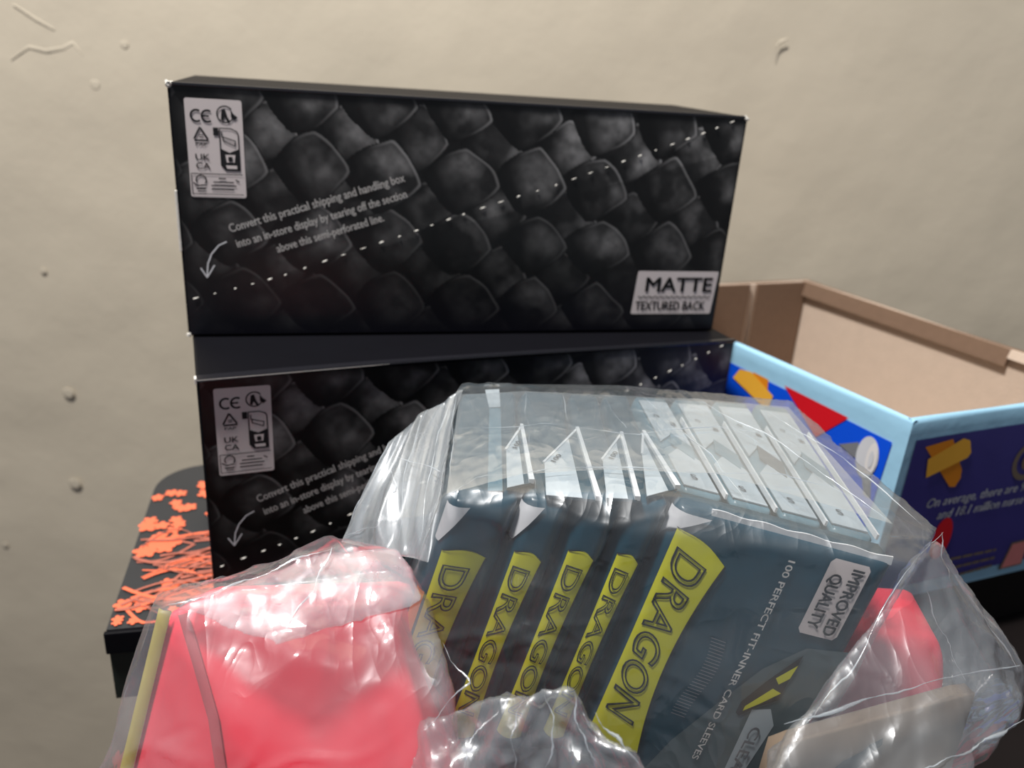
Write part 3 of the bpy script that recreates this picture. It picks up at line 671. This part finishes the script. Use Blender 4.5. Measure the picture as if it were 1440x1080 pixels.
# white-backed packs behind the front one
rows = [(.05, .26, (0.0527,0.3236,-0.131), (0.068,0.3256,-0.132)), (.29, .50, (0.0699,0.326,-0.132), (0.0873,0.3315,-0.134)), (.53, .74, (0.0889,0.3318,-0.134), (0.1077,0.3391,-0.137)), (.77, .985, (0.1098,0.3394,-0.137), (0.1291,0.3473,-0.141))]
rl = ['pale-topped sleeve pack beside the teal tops, first of four behind the front pack', 'pale-topped sleeve pack second from the teal tops, behind the front pack',
      'pale-topped sleeve pack third from the teal tops, behind the front pack', 'pale-topped sleeve pack at the end of the wrap nearest the blue carton']
for k, ((f0, f1, b0, b1), lab) in enumerate(zip(rows, rl)):
    t = empty('sleeve_pack'); tag(t, lab, 'card sleeves', GRP)
    o, e = PO + PU * f0 + PN * .0165, PO + PU * f1 + PN * .0165
    pk = Pack(o, e - o, PV, vec(b0) - o, vec(b1) - e, .004, .0)
    pk.build(M['paleteal'], t)
    n = np.cross(e - o, vec(b0) - o); n /= np.linalg.norm(n); n = n if n[2] > 0 else -n
    def q(a, b, h): return (o * (1 - a) + e * a) * (1 - b) + (vec(b0) * (1 - a) + vec(b1) * a) * b + n * h
    def slab(name, pts, m, h0, h1):
        c = len(pts); V = [q(a, b, h0) for a, b in pts] + [q(a, b, h1) for a, b in pts]
        F = [tuple(range(c))[::-1], tuple(range(c, 2 * c))] + [(i, (i + 1) % c, c + (i + 1) % c, c + i) for i in range(c)]
        return link(name, mesh(name, V, F), m, t)
    slab('white_print', [(.06, .03), (.86, .03), (.86, .30), (.45, .40), (.06, .30)], M['white'], .0003, .0008)
    slab('white_print', [(.06, .44), (.45, .54), (.86, .44), (.86, .92), (.06, .92)], M['white'], .0003, .0008)
    slab('grey_lozenge', [(.30, .43), (.72, .30), (.86, .42), (.45, .55)], M['charcoal' if k == 2 else 'paleteal'], .0006, .0011)
    slab('crimped_fin', [(.95, .0), (1.0, .0), (.99, .72), (.955, .72)], M['fin'], .0004, .0024)
    ax = (e - o) / np.linalg.norm(e - o); ay = (vec(b0) - o) / np.linalg.norm(vec(b0) - o)
    for nm, aa, bb in (('S', .35, .10), ('o', .25, .72), ('i', .6, .64)):
        text_fit([(nm, 0, .0022, 0, .0034)], lambda x, y, z: tuple(q(aa, bb, .0012) + ax * x + ay * y), M['grey'], 'panel_text', t, .01)
# the front pack
fp = empty('sleeve_pack'); tag(fp, 'front dark navy sleeve pack showing its whole printed face and quality label', 'card sleeves', GRP)
pk = Pack(PO, PU, PV, PN * .0155, PN * .0155, .0055, .0018)
pk.build(M['teal'], fp)
banner(pk, fp, .0165, .065, .86, .085)
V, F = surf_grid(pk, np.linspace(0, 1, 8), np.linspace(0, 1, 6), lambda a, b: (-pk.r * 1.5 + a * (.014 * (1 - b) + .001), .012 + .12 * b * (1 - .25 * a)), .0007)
link('fold_or_glare', mesh('fold', V, F), M['lightgrey'], fp, True)
def pf(lift): return lambda t, q: tuple(pk.face(t * pk.W - pk.r, q, lift))
def px(uq): return uq
def strip(name, pts, m, lift, parent=None, sub=5): return link(name, poly_mesh([pts], pf(lift), sub), m, parent or fp)
LX = lambda x0, x1, q0, q1: [(x0, q0), (x1, q0), (x1, q1), (x0, q1)]
ql = strip('quality_label', [(.735, .005 + .02), (.885, .025), (.90, .04), (.90, .285), (.885, .30), (.735, .30), (.72, .285), (.72, .04)], M['label'], .0008)
ql['label'] = 'pale label reading IMPROVED QUALITY'
def down_text(lines, m, name, parent, bold=.012, lift=.0012):
    """text running down the face, letter tops to the right: x = fraction down, y = fraction across"""
    return text_fit(lines, lambda x, y, z: tuple(pk.face(y * pk.W - pk.r, x, lift)), m, name, parent, bold)
down_text([('IMPROVED', .045, .285, .825, .052), ('QUALITY', .075, .27, .745, .052)], M['ink'], 'label_text', ql, .03)
down_text([('100 PERFECT FIT-INNER CARD SLEEVES', .07, .865, .545, .030)], M['whiteink'], 'face_text', fp, .015)
strip('pale_haze_print', [(.985, .33), (.97, .975), (.36, .975), (.42, .82), (.56, .60), (.66, .46), (.80, .35)], M['hazeprint'], .0006, sub=7)  # pale area painted on the foil, mostly for the haze of the film
wb = strip('white_band', [(.70, .62), (.78, .60), (.83, .66), (.80, .93), (.72, .95)], M['white'], .0007)
down_text([('CLEAR', .68, .92, .735, .050)], M['grey'], 'band_text', wb, .015)
strip('dark_window', [(.80, .375), (.79, .56), (.72, .60), (.655, .655), (.635, .645), (.635, .60), (.70, .50)], M['ink'], .0009)
strip('window_print', [(.797, .415), (.79, .47), (.755, .50), (.73, .48)], M['banner'], .0012, sub=3)
strip('window_print', [(.785, .53), (.72, .585), (.66, .63), (.66, .61), (.74, .52)], M['banner'], .0012, sub=3)
V = []; F = []
for k in range(26):
    q0 = .40 + k * .0125; c = len(V)
    for (a, b) in ((.38, 0), (.45, .004), (.45, .0065), (.38, .0025)): V.append(pk.face((a + .02 * math.sin(k * .2)) * pk.W - pk.r, q0 + b, .0006))
    F.append((c, c + 1, c + 2, c + 3))
hs = link('hatched_print', mesh('hatch', V, F), M['grey'], fp)
# white crimped fin along the front pack's top edge
V = []; F = []
for k in range(25):
    a = .16 + .82 * k / 24; c = PO + PU * a; z = .0012 * math.sin(k * 1.1) * .3
    V += [c + PN * .001 - vec((0, 0, 1)) * .001, c + PN * .001 + vec((0, 0, .0018 + z)), c + PN * .0016 + vec((0, 0, .0018 + z)), c + PN * .0016 - vec((0, 0, .001))]
    if k:
        for j in range(4): F.append((4 * k - 4 + j, 4 * k - 4 + (j + 1) % 4, 4 * k + (j + 1) % 4, 4 * k + j))
link('crimped_fin', mesh('fin', V, F), M['fin'], fp)

# ------------------------------------------------------------------ coral boxes and beige card in the bag
def soft_brick(name, c8, m, parent, rnd=.25, n=18, bulge=.0):
    """box from eight corners (front TL TR BR BL, back TL TR BR BL) with rounded edges"""
    c = [vec(p) for p in c8]; bm = bmesh.new(); bmesh.ops.create_cube(bm, size=2); bmesh.ops.subdivide_edges(bm, edges=bm.edges, cuts=n, use_grid_fill=True)
    for v in bm.verts:
        p = np.array(v.co); q = np.clip(p, -(1 - rnd), 1 - rnd); d = p - q; l = np.linalg.norm(d)
        if l > 1e-9: p = q + d / l * rnd
        x, y, z = (p[0] + 1) / 2, (p[1] + 1) / 2, (p[2] + 1) / 2   # x across, y back, z up
        f = lambda a, b, cc, dd: (a * (1 - x) + b * x) * z + (dd * (1 - x) + cc * x) * (1 - z)
        P = f(c[0], c[1], c[2], c[3]) * (1 - y) + f(c[4], c[5], c[6], c[7]) * y
        if bulge: P = P + vec((0, -1, .5)) * bulge * math.sin(math.pi * x) * math.sin(math.pi * z) * (1 - y)
        v.co = Vector(P)
    return bm_obj(name, bm, m, parent, True)
TL, TR = vec((-0.1012,0.2032,-0.1649)), vec((-0.0341,0.2125,-0.1633))
BL, BR = vec((-.128, .150, TABLE_Z + .002)), vec((.02, .155, TABLE_Z + .002))
bk = vec((.004, .022, -.007))
bkb = vec((.004, .030, 0))
pb = empty('coral_box'); tag(pb, 'bright coral pink box with an olive edge, inside the bag on the ribbon side', 'box', 'coral boxes in the bag')
soft_brick('card_body', [TL, TR, BR, BL, TL + bk, TR + bk, BR + bkb, BL + bkb], M['pink'], pb, .06, 16, .004)
E = vec((.0, -.0012, .0006))
def ribbon(name, pts, w, m, parent, lift, n=40):
    P = [vec(p) for p in pts]; V = []; F = []
    for k in range(n + 1):
        s = k / n * (len(P) - 1); i = min(int(s), len(P) - 2); f = s - i; f = f * f * (3 - 2 * f) if len(P) > 3 else f
        c = P[i] * (1 - f) + P[i + 1] * f; dd = P[min(i + 1, len(P) - 1)] - P[i]; dd /= np.linalg.norm(dd)
        sd = np.cross(dd, lift); sd /= np.linalg.norm(sd); up = lift / np.linalg.norm(lift)
        V += [c - sd * w, c + up * w * .7, c + sd * w]
        if k: F += [(3 * k - 3, 3 * k - 2, 3 * k + 1, 3 * k), (3 * k - 2, 3 * k - 1, 3 * k + 2, 3 * k + 1)]
    return link(name, mesh(name, V, F), m, parent, True)
LF = vec((0, -.9, .45))
def onp(x, z, l=.001):
    f = (TL * (1 - x) + TR * x) * z + (BL * (1 - x) + BR * x) * (1 - z)
    return f + vec((0, -1, .5)) * .0045 * math.sin(math.pi * x) * math.sin(math.pi * z) + LF * l
ribbon('folded_seam', [onp(.07, .99), onp(.17, .89), onp(.26, .78), onp(.32, .64), onp(.38, .5), onp(.44, .3), onp(.50, .0)], .0016, M['pinkline'], pb, LF)
ribbon('olive_edge', [onp(-.012, 1.0), onp(-.012, .75), onp(-.012, .5), onp(-.012, .2), onp(-.012, .0)], .0020, M['olive'], pb, LF)
pr = empty('coral_box'); tag(pr, 'dull coral pink box end behind the beige card, on the quality-label side', 'box', 'coral boxes in the bag')
a, b_ = vec((0.1266,0.2365,-0.184)), vec((0.1639,0.234,-0.1823))
dn = vec((-.012, .0, 0)); bk2 = vec((.004, .04, .0))
def to_table(p, dx=0, dy=0): return vec((p[0] + dx, p[1] + dy, TABLE_Z + .002))
soft_brick('card_body', [a, b_, to_table(b_, .012, -.01), to_table(a, -.012, -.01), a + bk2, b_ + bk2, to_table(b_ + bk2, .012), to_table(a + bk2, -.012)], M['pink'], pr, .34, 16)
kb = empty('beige_box'); tag(kb, 'beige cardboard box low in the clear bag in front of the packs', 'box')
a, b_ = vec((0.0894,0.1937,-0.194)), vec((0.1564,0.2069,-0.1772))
bk3 = vec((.002, .010, -.004)); 
soft_brick('card_body', [a, b_, to_table(b_, -.012, -.02), to_table(a, -.01, -.02), a + bk3, b_ + bk3, to_table(b_ + bk3, -.012, -.02), to_table(a + bk3, -.01, -.02)], M['beige'], kb, .05, 10)
def onk(x, d, l=.0006):
    p = a * (1 - x) + b_ * x; q = to_table(a, -.01, -.02) * (1 - x) + to_table(b_, -.012, -.02) * x
    return p * (1 - d) + q * d + vec((0, -1, .15)) * l
link('black_print', mesh('mark', [onk(.33, .125), onk(.38, .10), onk(.47, .085), onk(.50, .07), onk(.56, .06), onk(.565, .08), onk(.52, .10), onk(.48, .13), onk(.40, .15)], [tuple(range(9))]), M['ink'], kb)

# ------------------------------------------------------------------ clear film
def hull_film(name, groups, m, parent, voxel=.0017, creases=160, amp=.0011, seed=1, gather=None, smooth=3, folds=None, facet=.0004, cells=90):
    """taut film: hulls of the points it is stretched over, remeshed fine, rounded and creased"""
    bm = bmesh.new()
    for pts in groups:
        vs = [bm.verts.new(tuple(p)) for p in pts]; r = bmesh.ops.convex_hull(bm, input=vs)
        bmesh.ops.delete(bm, geom=list({g for g in r['geom_interior'] + r['geom_unused'] if isinstance(g, bmesh.types.BMVert)}), context='VERTS')
    bmesh.ops.recalc_face_normals(bm, faces=bm.faces)
    me = bpy.data.meshes.new(name); bm.to_mesh(me); bm.free()
    o = bpy.data.objects.new(name, me); COL.objects.link(o)
    md = o.modifiers.new('r', 'REMESH'); md.mode = 'VOXEL'; md.voxel_size = voxel; md.adaptivity = 0
    dg = bpy.context.evaluated_depsgraph_get(); me2 = bpy.data.meshes.new_from_object(o.evaluated_get(dg))
    bpy.data.objects.remove(o); bpy.data.meshes.remove(me)
    N = len(me2.vertices); V = np.zeros(N * 3); me2.vertices.foreach_get('co', V); V = V.reshape(-1, 3)
    Eg = np.zeros(len(me2.edges) * 2, np.int64); me2.edges.foreach_get('vertices', Eg); Eg = Eg.reshape(-1, 2)
    deg = np.bincount(Eg.reshape(-1), minlength=N)[:, None].clip(1)
    def lap(X):
        A = np.zeros_like(X)
        for c in range(X.shape[1]):
            A[:, c] = np.bincount(Eg[:, 0], X[Eg[:, 1], c], N) + np.bincount(Eg[:, 1], X[Eg[:, 0], c], N)
        return A / deg
    for _ in range(smooth): V = V * .4 + lap(V) * .6
    me2.vertices.foreach_set('co', V.reshape(-1)); me2.update()
    Nn = np.zeros(N * 3); me2.vertices.foreach_get('normal', Nn); Nn = Nn.reshape(-1, 3)
    for _ in range(4): Nn = Nn * .5 + lap(Nn) * .5
    Nn /= np.linalg.norm(Nn, axis=1)[:, None] + 1e-9
    r = np.random.default_rng(seed); H = np.zeros(N)
    for k in range(creases):
        c = V[r.integers(N)]; i = r.integers(N); nn = Nn[np.argmin(((V - c) ** 2).sum(1))]
        if gather is not None and r.random() < .7:
            g = vec(gather[r.integers(len(gather))]); d = g - c
        else: d = r.normal(size=3)
        d = d - nn * (d @ nn); d /= np.linalg.norm(d) + 1e-9; s = np.cross(nn, d)
        Lc = r.uniform(.012, .055); wd = r.uniform(.0011, .0024); am = amp * r.uniform(.3, 1.2) * r.choice([1, 1, -.6])
        R = V - c; al = R @ d; ac = R @ s + .003 * np.sin(al * r.uniform(60, 160) + r.uniform(0, 6)); dn_ = R @ nn
        H += am * np.exp(-(ac / wd) ** 2) * np.clip(1 - (al / Lc) ** 2, 0, 1) * (np.abs(dn_) < .02)
    ph = r.uniform(0, 6, 6)
    # crumple: lower envelope of stretched random cones, so the film breaks into flat-sided facets with ridges between
    for n_s, sc in ((cells, 1.0), (cells * 3, .4)):
        E_ = np.full(N, 1e9)
        for k in range(n_s):
            c = V[r.integers(N)]; d = r.normal(size=3) if folds is None else vec(folds) + .25 * r.normal(size=3); d /= np.linalg.norm(d)
            R = V - c; al = R @ d; q2 = (R ** 2).sum(1) - al ** 2
            E_ = np.minimum(E_, r.uniform(.6, 1.3) * np.sqrt(q2 + (al * r.uniform(.25, .6)) ** 2 + 1e-7) + r.uniform(0, .006))
        H += facet * sc * (E_ - E_.mean()) / (E_.std() + 1e-9)
    V = V + Nn * H[:, None]
    me2.vertices.foreach_set('co', V.reshape(-1)); me2.update()
    o = link(name, me2, m, parent, True)
    return o
def grow(pts, k):
    c = sum(vec(p) for p in pts) / len(pts); return [vec(p) + (vec(p) - c) / np.linalg.norm(vec(p) - c) * k for p in pts]
Vv = vec(PV)
tops = [vec(packs[0][0]), vec(packs[0][2]), vec(packs[3][3]), vec(rows[3][3]), vec(rows[0][2]), PO, PO + PU, PO + PU + PN * .02, vec((0.1528,0.2481,-0.1469))]
body = [p + vec((0, 0, .0045)) for p in tops] + [p + Vv * 1.02 for p in tops[:-1]] + [vec(packs[0][0]) + vec((-.004, -.004, 0)), PO + vec((-.004, -.005, 0)), PO + PU + vec((.003, -.005, .003)), PO + PU + Vv + vec((.0, -.005, 0)), PO + Vv + vec((-.004, -.006, 0)), vec(packs[0][0]) + Vv + vec((-.005, -.004, 0))]
body += [vec((.02, .25, TABLE_Z + .003)), vec((.09, .25, TABLE_Z + .003)), vec((.06, .32, TABLE_Z + .003))]
wr = tag(empty('clear_wrap'), 'tight clear plastic wrap stretched around the row of sleeve packs', 'plastic wrap')
hull_film('film', [body], M['wrap'], wr, .0012, 260, .0005, 5, [(-0.0154,0.2235,-0.13), (0.1551,0.2493,-0.1439), (0.0189,0.1856,-0.1684)], 3, None, .00035)
def tail_sheet():
    near = [vec(p) for p in ((-0.0201,0.3123,-0.1294), (-0.0223,0.2882,-0.1356), (-0.0219,0.2642,-0.1419), (-0.021,0.2427,-0.1471), (-0.0226,0.226,-0.1564))]
    mid = [vec(p) for p in ((-0.0336,0.3066,-0.1355), (-0.037,0.2852,-0.1431), (-0.0383,0.2653,-0.1498), (-0.0383,0.2494,-0.1571), (-0.0374,0.2382,-0.1637))]
    tip = [vec(p) for p in ((-0.0482,0.2915,-0.1462), (-0.0516,0.2852,-0.1538), (-0.0555,0.2777,-0.1619), (-0.0588,0.2701,-0.17), (-0.0611,0.2642,-0.1767))]
    def pl(L, t):
        x = t * (len(L) - 1); i = min(int(x), len(L) - 2); f = x - i; return L[i] * (1 - f) + L[i + 1] * f
    ns, nt = 70, 120; r = np.random.default_rng(31); out = vec((-.25, -.85, .45)); V = []
    fr = [(r.uniform(1.2, 2.4), r.uniform(0, 6), r.uniform(-1.2, 1.2)), (r.uniform(3, 4.5), r.uniform(0, 6), r.uniform(-1.5, 1.5)), (r.uniform(7, 9), r.uniform(0, 6), r.uniform(-2, 2))]
    tri = lambda x: 2 * abs(x - math.floor(x + .5)) * 2 - 1
    for side in (1, -1):
        for j in range(nt + 1):
            t = j / nt; a, m_, c = pl(near, t), pl(mid, t), pl(tip, t)
            for i in range(ns + 1):
                q = i / ns; p = a * (1 - q) ** 2 + m_ * 2 * q * (1 - q) + c * q * q
                h = sum(w * tri(f * (q + .16 * sk * t + .05 * math.sin(t * 5 + ph)) * .8 + ph) for (f, ph, sk), w in zip(fr, (.0034, .0016, .0005)))
                h *= .35 + .65 * math.sin(math.pi * min(1, q * .9 + .1))
                V.append(p + out * (side * .004 * math.sin(math.pi * q) ** .5 * math.sin(math.pi * t) ** .5 + h * (1 if side == 1 else .6)))
    n1 = (ns + 1) * (nt + 1); F = []
    for b0 in (0, n1):
        for j in range(nt):
            for i in range(ns): k = b0 + j * (ns + 1) + i; F.append((k, k + 1, k + ns + 2, k + ns + 1))
    return link('gathered_tail', mesh('tail', V, F), M['tail'], wr, True)
tail_sheet()
bag = tag(empty('clear_plastic_bag'), 'loose crinkled clear plastic bag around the coral boxes and beige card', 'plastic bag')
lc = sum([TL, TR, BL, BR, TL + bk, TR + bk]) / 6
left = [tuple(q + (q - lc) / np.linalg.norm(q - lc) * .004 + vec((0, -.006, .001))) for q in (TL, TR, BL, BR)] + [(-0.054,0.2221,-0.1501), (-0.0335,0.228,-0.1514), (-0.1025,0.2356,-0.1782), (-0.117,0.2312,-0.1811), (-0.1003,0.2004,-0.1611), (-0.1127,0.209,-0.1828), (-0.1201,0.2014,-0.2016), (-0.1212,0.1902,-0.2189), (-0.1203,0.1784,-0.2267), (-0.0149,0.1624,-0.1996), (-0.0095,0.1798,-0.1748), (-0.0149,0.1979,-0.1648), (-0.0234,0.2232,-0.1688), (-0.0557,0.1847,-0.1627), (-0.0706,0.172,-0.1756), (-.06, .21, TABLE_Z + .004), (.0, .2, TABLE_Z + .004), (-0.0566,0.2331,-0.1576)]
hull_film('left_lobe', [[vec(p) for p in left]], M['bagclear'], bag, .0017, 90, .0010, 13, [(-0.054,0.2221,-0.1501), (-0.0136,0.1797,-0.1751)], 2, None, .0008)
inner = [(-0.0982,0.2001,-0.1607), (-0.0773,0.2009,-0.1558), (-0.0529,0.2178,-0.1486), (-0.0327,0.2229,-0.1494), (-0.0208,0.2075,-0.1595), (-0.0487,0.1995,-0.1527), (-0.0637,0.1871,-0.1634), (-0.0959,0.1975,-0.1617), (-0.0852,0.2158,-0.1658), (-0.0372,0.2264,-0.1608)]
hull_film('inner_fold', [[vec(p) for p in inner]], M['tail'], bag, .0013, 14, .0006, 41, [(-0.054,0.2221,-0.1501)], 5, None, .0002, 16)
mid = [(-0.0179,0.1819,-0.1804), (0.0006,0.1809,-0.1723), (0.0107,0.1774,-0.1649), (0.0155,0.1767,-0.1598), (0.023,0.1755,-0.16), (0.0289,0.1724,-0.1651), (0.0411,0.1666,-0.1728), (0.0481,0.1619,-0.1793), (-0.0151,0.1624,-0.1915), (0.003,0.1856,-0.182), (0.0192,0.1849,-0.173), (0.037,0.1795,-0.1864), (-0.0247,0.1733,-0.1911), (.02, .17, TABLE_Z + .004), (.05, .18, TABLE_Z + .004)]
hull_film('front_crumple', [[vec(p) for p in mid]], M['bag'], bag, .0013, 90, .0010, 17, [(0.018,0.177,-0.1605), (0.0157,0.1762,-0.1625)], 2, (.1, -.3, -1), .0016)
right = [(0.1527,0.2454,-0.1457), (0.1618,0.2425,-0.1584), (0.1733,0.2348,-0.1722), (0.1833,0.2257,-0.184), (0.1827,0.2208,-0.1855), (0.1745,0.2085,-0.1841), (0.1427,0.1807,-0.1835), (0.1345,0.1723,-0.1882), (0.0788,0.1668,-0.1873), (0.0841,0.1778,-0.1811), (0.1299,0.2229,-0.1481), (0.12,0.2096,-0.1596), (0.1004,0.1917,-0.176), (0.158,0.2594,-0.159), (0.1885,0.2776,-0.1943), (0.2066,0.2672,-0.2202), (.11, .22, TABLE_Z + .004), (.08, .2, TABLE_Z + .004)]
hull_film('right_lobe', [[vec(p) for p in right]], M['bag'], bag, .0017, 110, .0010, 23, [(0.1535,0.2465,-0.1429), (0.1833,0.2257,-0.184)], 2, None, .0008)
def thread(name, pts, r, m, parent):
    """a rolled film fold: a thin uneven tube through the points"""
    P = [vec(p) for p in pts]; V = []; F = []; n = 14 * (len(P) - 1); ph = RNG.uniform(0, 3)
    for k in range(n + 1):
        s = k / 14; i = min(int(s), len(P) - 2); f = s - i
        c = P[i] * (1 - f) + P[i + 1] * f + RNG.normal(size=3) * .00008 + vec((math.sin(k * .5 + ph), 0, math.cos(k * .37))) * .0005; d = P[i + 1] - P[i]; d /= np.linalg.norm(d)
        e1 = np.cross(d, (0, .37, .93)); e1 /= np.linalg.norm(e1); e2 = np.cross(d, e1); rad = r * (.12 + 1.0 * abs(math.sin(k * .23 + ph) * math.sin(k * .091 + 2 * ph))) * min(1, .15 + 4 * min(k, n - k) / n)
        for j in range(6): V.append(c + e1 * rad * math.cos(j * math.pi / 3) + e2 * rad * math.sin(j * math.pi / 3))
        if k:
            for j in range(6): F.append((6 * k - 6 + j, 6 * k - 6 + (j + 1) % 6, 6 * k + (j + 1) % 6, 6 * k + j))
    return link(name, mesh(name, V, F), m, parent, True)
M['fold'] = film_mat('film_fold', 0.30, rough=0.15, bump=0.3, gloss=2.0)
for pts in ([(0.0851,0.1813,-0.1726), (0.1067,0.1901,-0.1722), (0.1346,0.201,-0.1704), (0.1773,0.2203,-0.1761)],
            [(0.1717,0.2039,-0.1847), (0.1566,0.1939,-0.1828), (0.1406,0.1838,-0.181), (0.1273,0.1782,-0.1817)]):
    thread('film_fold', pts, .0006, M['fold'], bag)
for pts in ([(-0.0993,0.1986,-0.1602), (-0.0865,0.202,-0.1572), (-0.0713,0.2102,-0.153), (-0.0536,0.2207,-0.1495)], [(-0.0541,0.2188,-0.1488), (-0.0562,0.2032,-0.1541), (-0.0628,0.1849,-0.1596)],
            [(0.0287,0.1717,-0.1643), (0.0361,0.1685,-0.1696), (0.0422,0.1653,-0.1749)]):
    thread('film_fold', pts, .00055, M['fold'], bag)

for pts in ([(-0.0188,0.2625,-0.1245), (0.0116,0.2727,-0.1245), (0.0485,0.2703,-0.1245), (0.0809,0.2856,-0.1255), (0.1102,0.2807,-0.1275)],
            [(-0.0181,0.2153,-0.1255), (-0.0096,0.2275,-0.1245), (0.0067,0.2339,-0.1245), (0.0283,0.2417,-0.1245), (0.0597,0.243,-0.1245), (0.0963,0.2512,-0.1275), (0.1221,0.251,-0.1315)],
            [(-0.0225,0.2968,-0.1245), (-0.0194,0.253,-0.1245), (-0.0162,0.2156,-0.1245)], [(0.0054,0.3021,-0.1245), (0.0069,0.2694,-0.1245), (0.0096,0.222,-0.1245)],
            [(0.0205,0.3019,-0.1245), (0.0236,0.2661,-0.1245)], [(0.0375,0.3051,-0.1245), (0.0437,0.2744,-0.1245)],
            [(0.076,0.3117,-0.1255), (0.1002,0.2841,-0.1275), (0.1295,0.2372,-0.134)], [(0.1038,0.3193,-0.1285), (0.1284,0.2824,-0.133), (0.1437,0.2404,-0.137)],
            [(0.0547,0.3077,-0.1255), (0.0733,0.2608,-0.1265), (0.0807,0.2257,-0.129)]):
    thread('film_fold', pts, .00028, M['fold'], wr)
for pts in ([(-0.0479,0.2882,-0.1452), (-0.0545,0.2766,-0.1606), (-0.0606,0.2659,-0.1739)], [(-0.0343,0.3023,-0.1354), (-0.0383,0.2754,-0.1461), (-0.0363,0.2437,-0.1607)], [(-0.0258,0.3053,-0.1334), (-0.028,0.2668,-0.1407), (-0.0278,0.2362,-0.158)],
            [(-0.0442,0.2781,-0.1448), (-0.0325,0.2682,-0.1425), (-0.0213,0.2514,-0.1362)], [(-0.0447,0.2775,-0.1461), (-0.04,0.259,-0.1494), (-0.0464,0.2574,-0.1642), (-0.0594,0.2627,-0.1724)]):
    thread('film_fold', pts, .00035, M['fold'], wr)
for pts in ([(0.153,0.2455,-0.1428), (0.1559,0.2409,-0.1542), (0.1604,0.2382,-0.1608)], [(0.1535,0.2455,-0.1428), (0.1321,0.2246,-0.1466), (0.1103,0.1996,-0.1672), (0.0916,0.1853,-0.1788)],
            [(0.1608,0.2416,-0.1566), (0.1736,0.235,-0.1729), (0.1818,0.2247,-0.1826)], [(0.1421,0.2269,-0.1541), (0.1504,0.221,-0.169), (0.154,0.2114,-0.1766)],
            [(-0.0157,0.195,-0.1638), (-0.0061,0.1861,-0.1698), (-0.0194,0.1784,-0.1824)], [(0.0028,0.1794,-0.1733), (-0.0047,0.1731,-0.1782), (-0.006,0.1674,-0.1829)], [(0.0149,0.1756,-0.1598), (0.0184,0.1694,-0.1672), (0.0172,0.1643,-0.1773)],
            [(0.0094,0.1764,-0.1659), (0.007,0.1711,-0.1725), (0.0086,0.1656,-0.1795)], [(0.0229,0.1746,-0.1597), (0.0252,0.1681,-0.1678), (0.0315,0.1636,-0.1751)]):
    thread('film_fold', pts, .0003, M['fold'], bag)

# second layer of wrap lapped over the tops of the packs
def lap_sheet():
    back = [vec(p) for p in ((-0.0204,0.293,-0.124), (0.006,0.3017,-0.124), (0.038,0.304,-0.1243), (0.0799,0.3149,-0.1275), (0.122,0.328,-0.1335))]
    frnt = [vec(p) for p in ((-0.0175,0.2149,-0.1242), (0.0056,0.2308,-0.124), (0.0328,0.2385,-0.1243), (0.0729,0.2467,-0.127), (0.1302,0.2353,-0.135))]
    def pl(L, t):
        x = t * (len(L) - 1); i = min(int(x), len(L) - 2); f = x - i; return L[i] * (1 - f) + L[i + 1] * f
    na, nb = 110, 60; V = []
    A, B = np.meshgrid(np.linspace(0, 1, na), np.linspace(0, 1, nb)); h = .0008 * (np.abs(fbm(A * 9 + 3, B * 4 + 1, 3, 91) - .5) - .12) + .0004 * np.abs(fbm(A * 26, B * 7, 2, 97) - .5)
    for j in range(nb):
        for i in range(na):
            p = pl(back, i / (na - 1)) * (1 - j / (nb - 1)) + pl(frnt, i / (na - 1)) * (j / (nb - 1)); V.append(p + vec((0, 0, h[j, i] + .0004)))
    F = [(j * na + i, j * na + i + 1, (j + 1) * na + i + 1, (j + 1) * na + i) for j in range(nb - 1) for i in range(na - 1)]
    return link('lapped_layer', mesh('lap', V, F), M['lap'], wr, True)
M['lap'] = film_mat('lapped_film', 0.15, (0.97, 0.99, 1), 0.16, 0.12, 60, 0.4, 0.08)
lap_sheet()
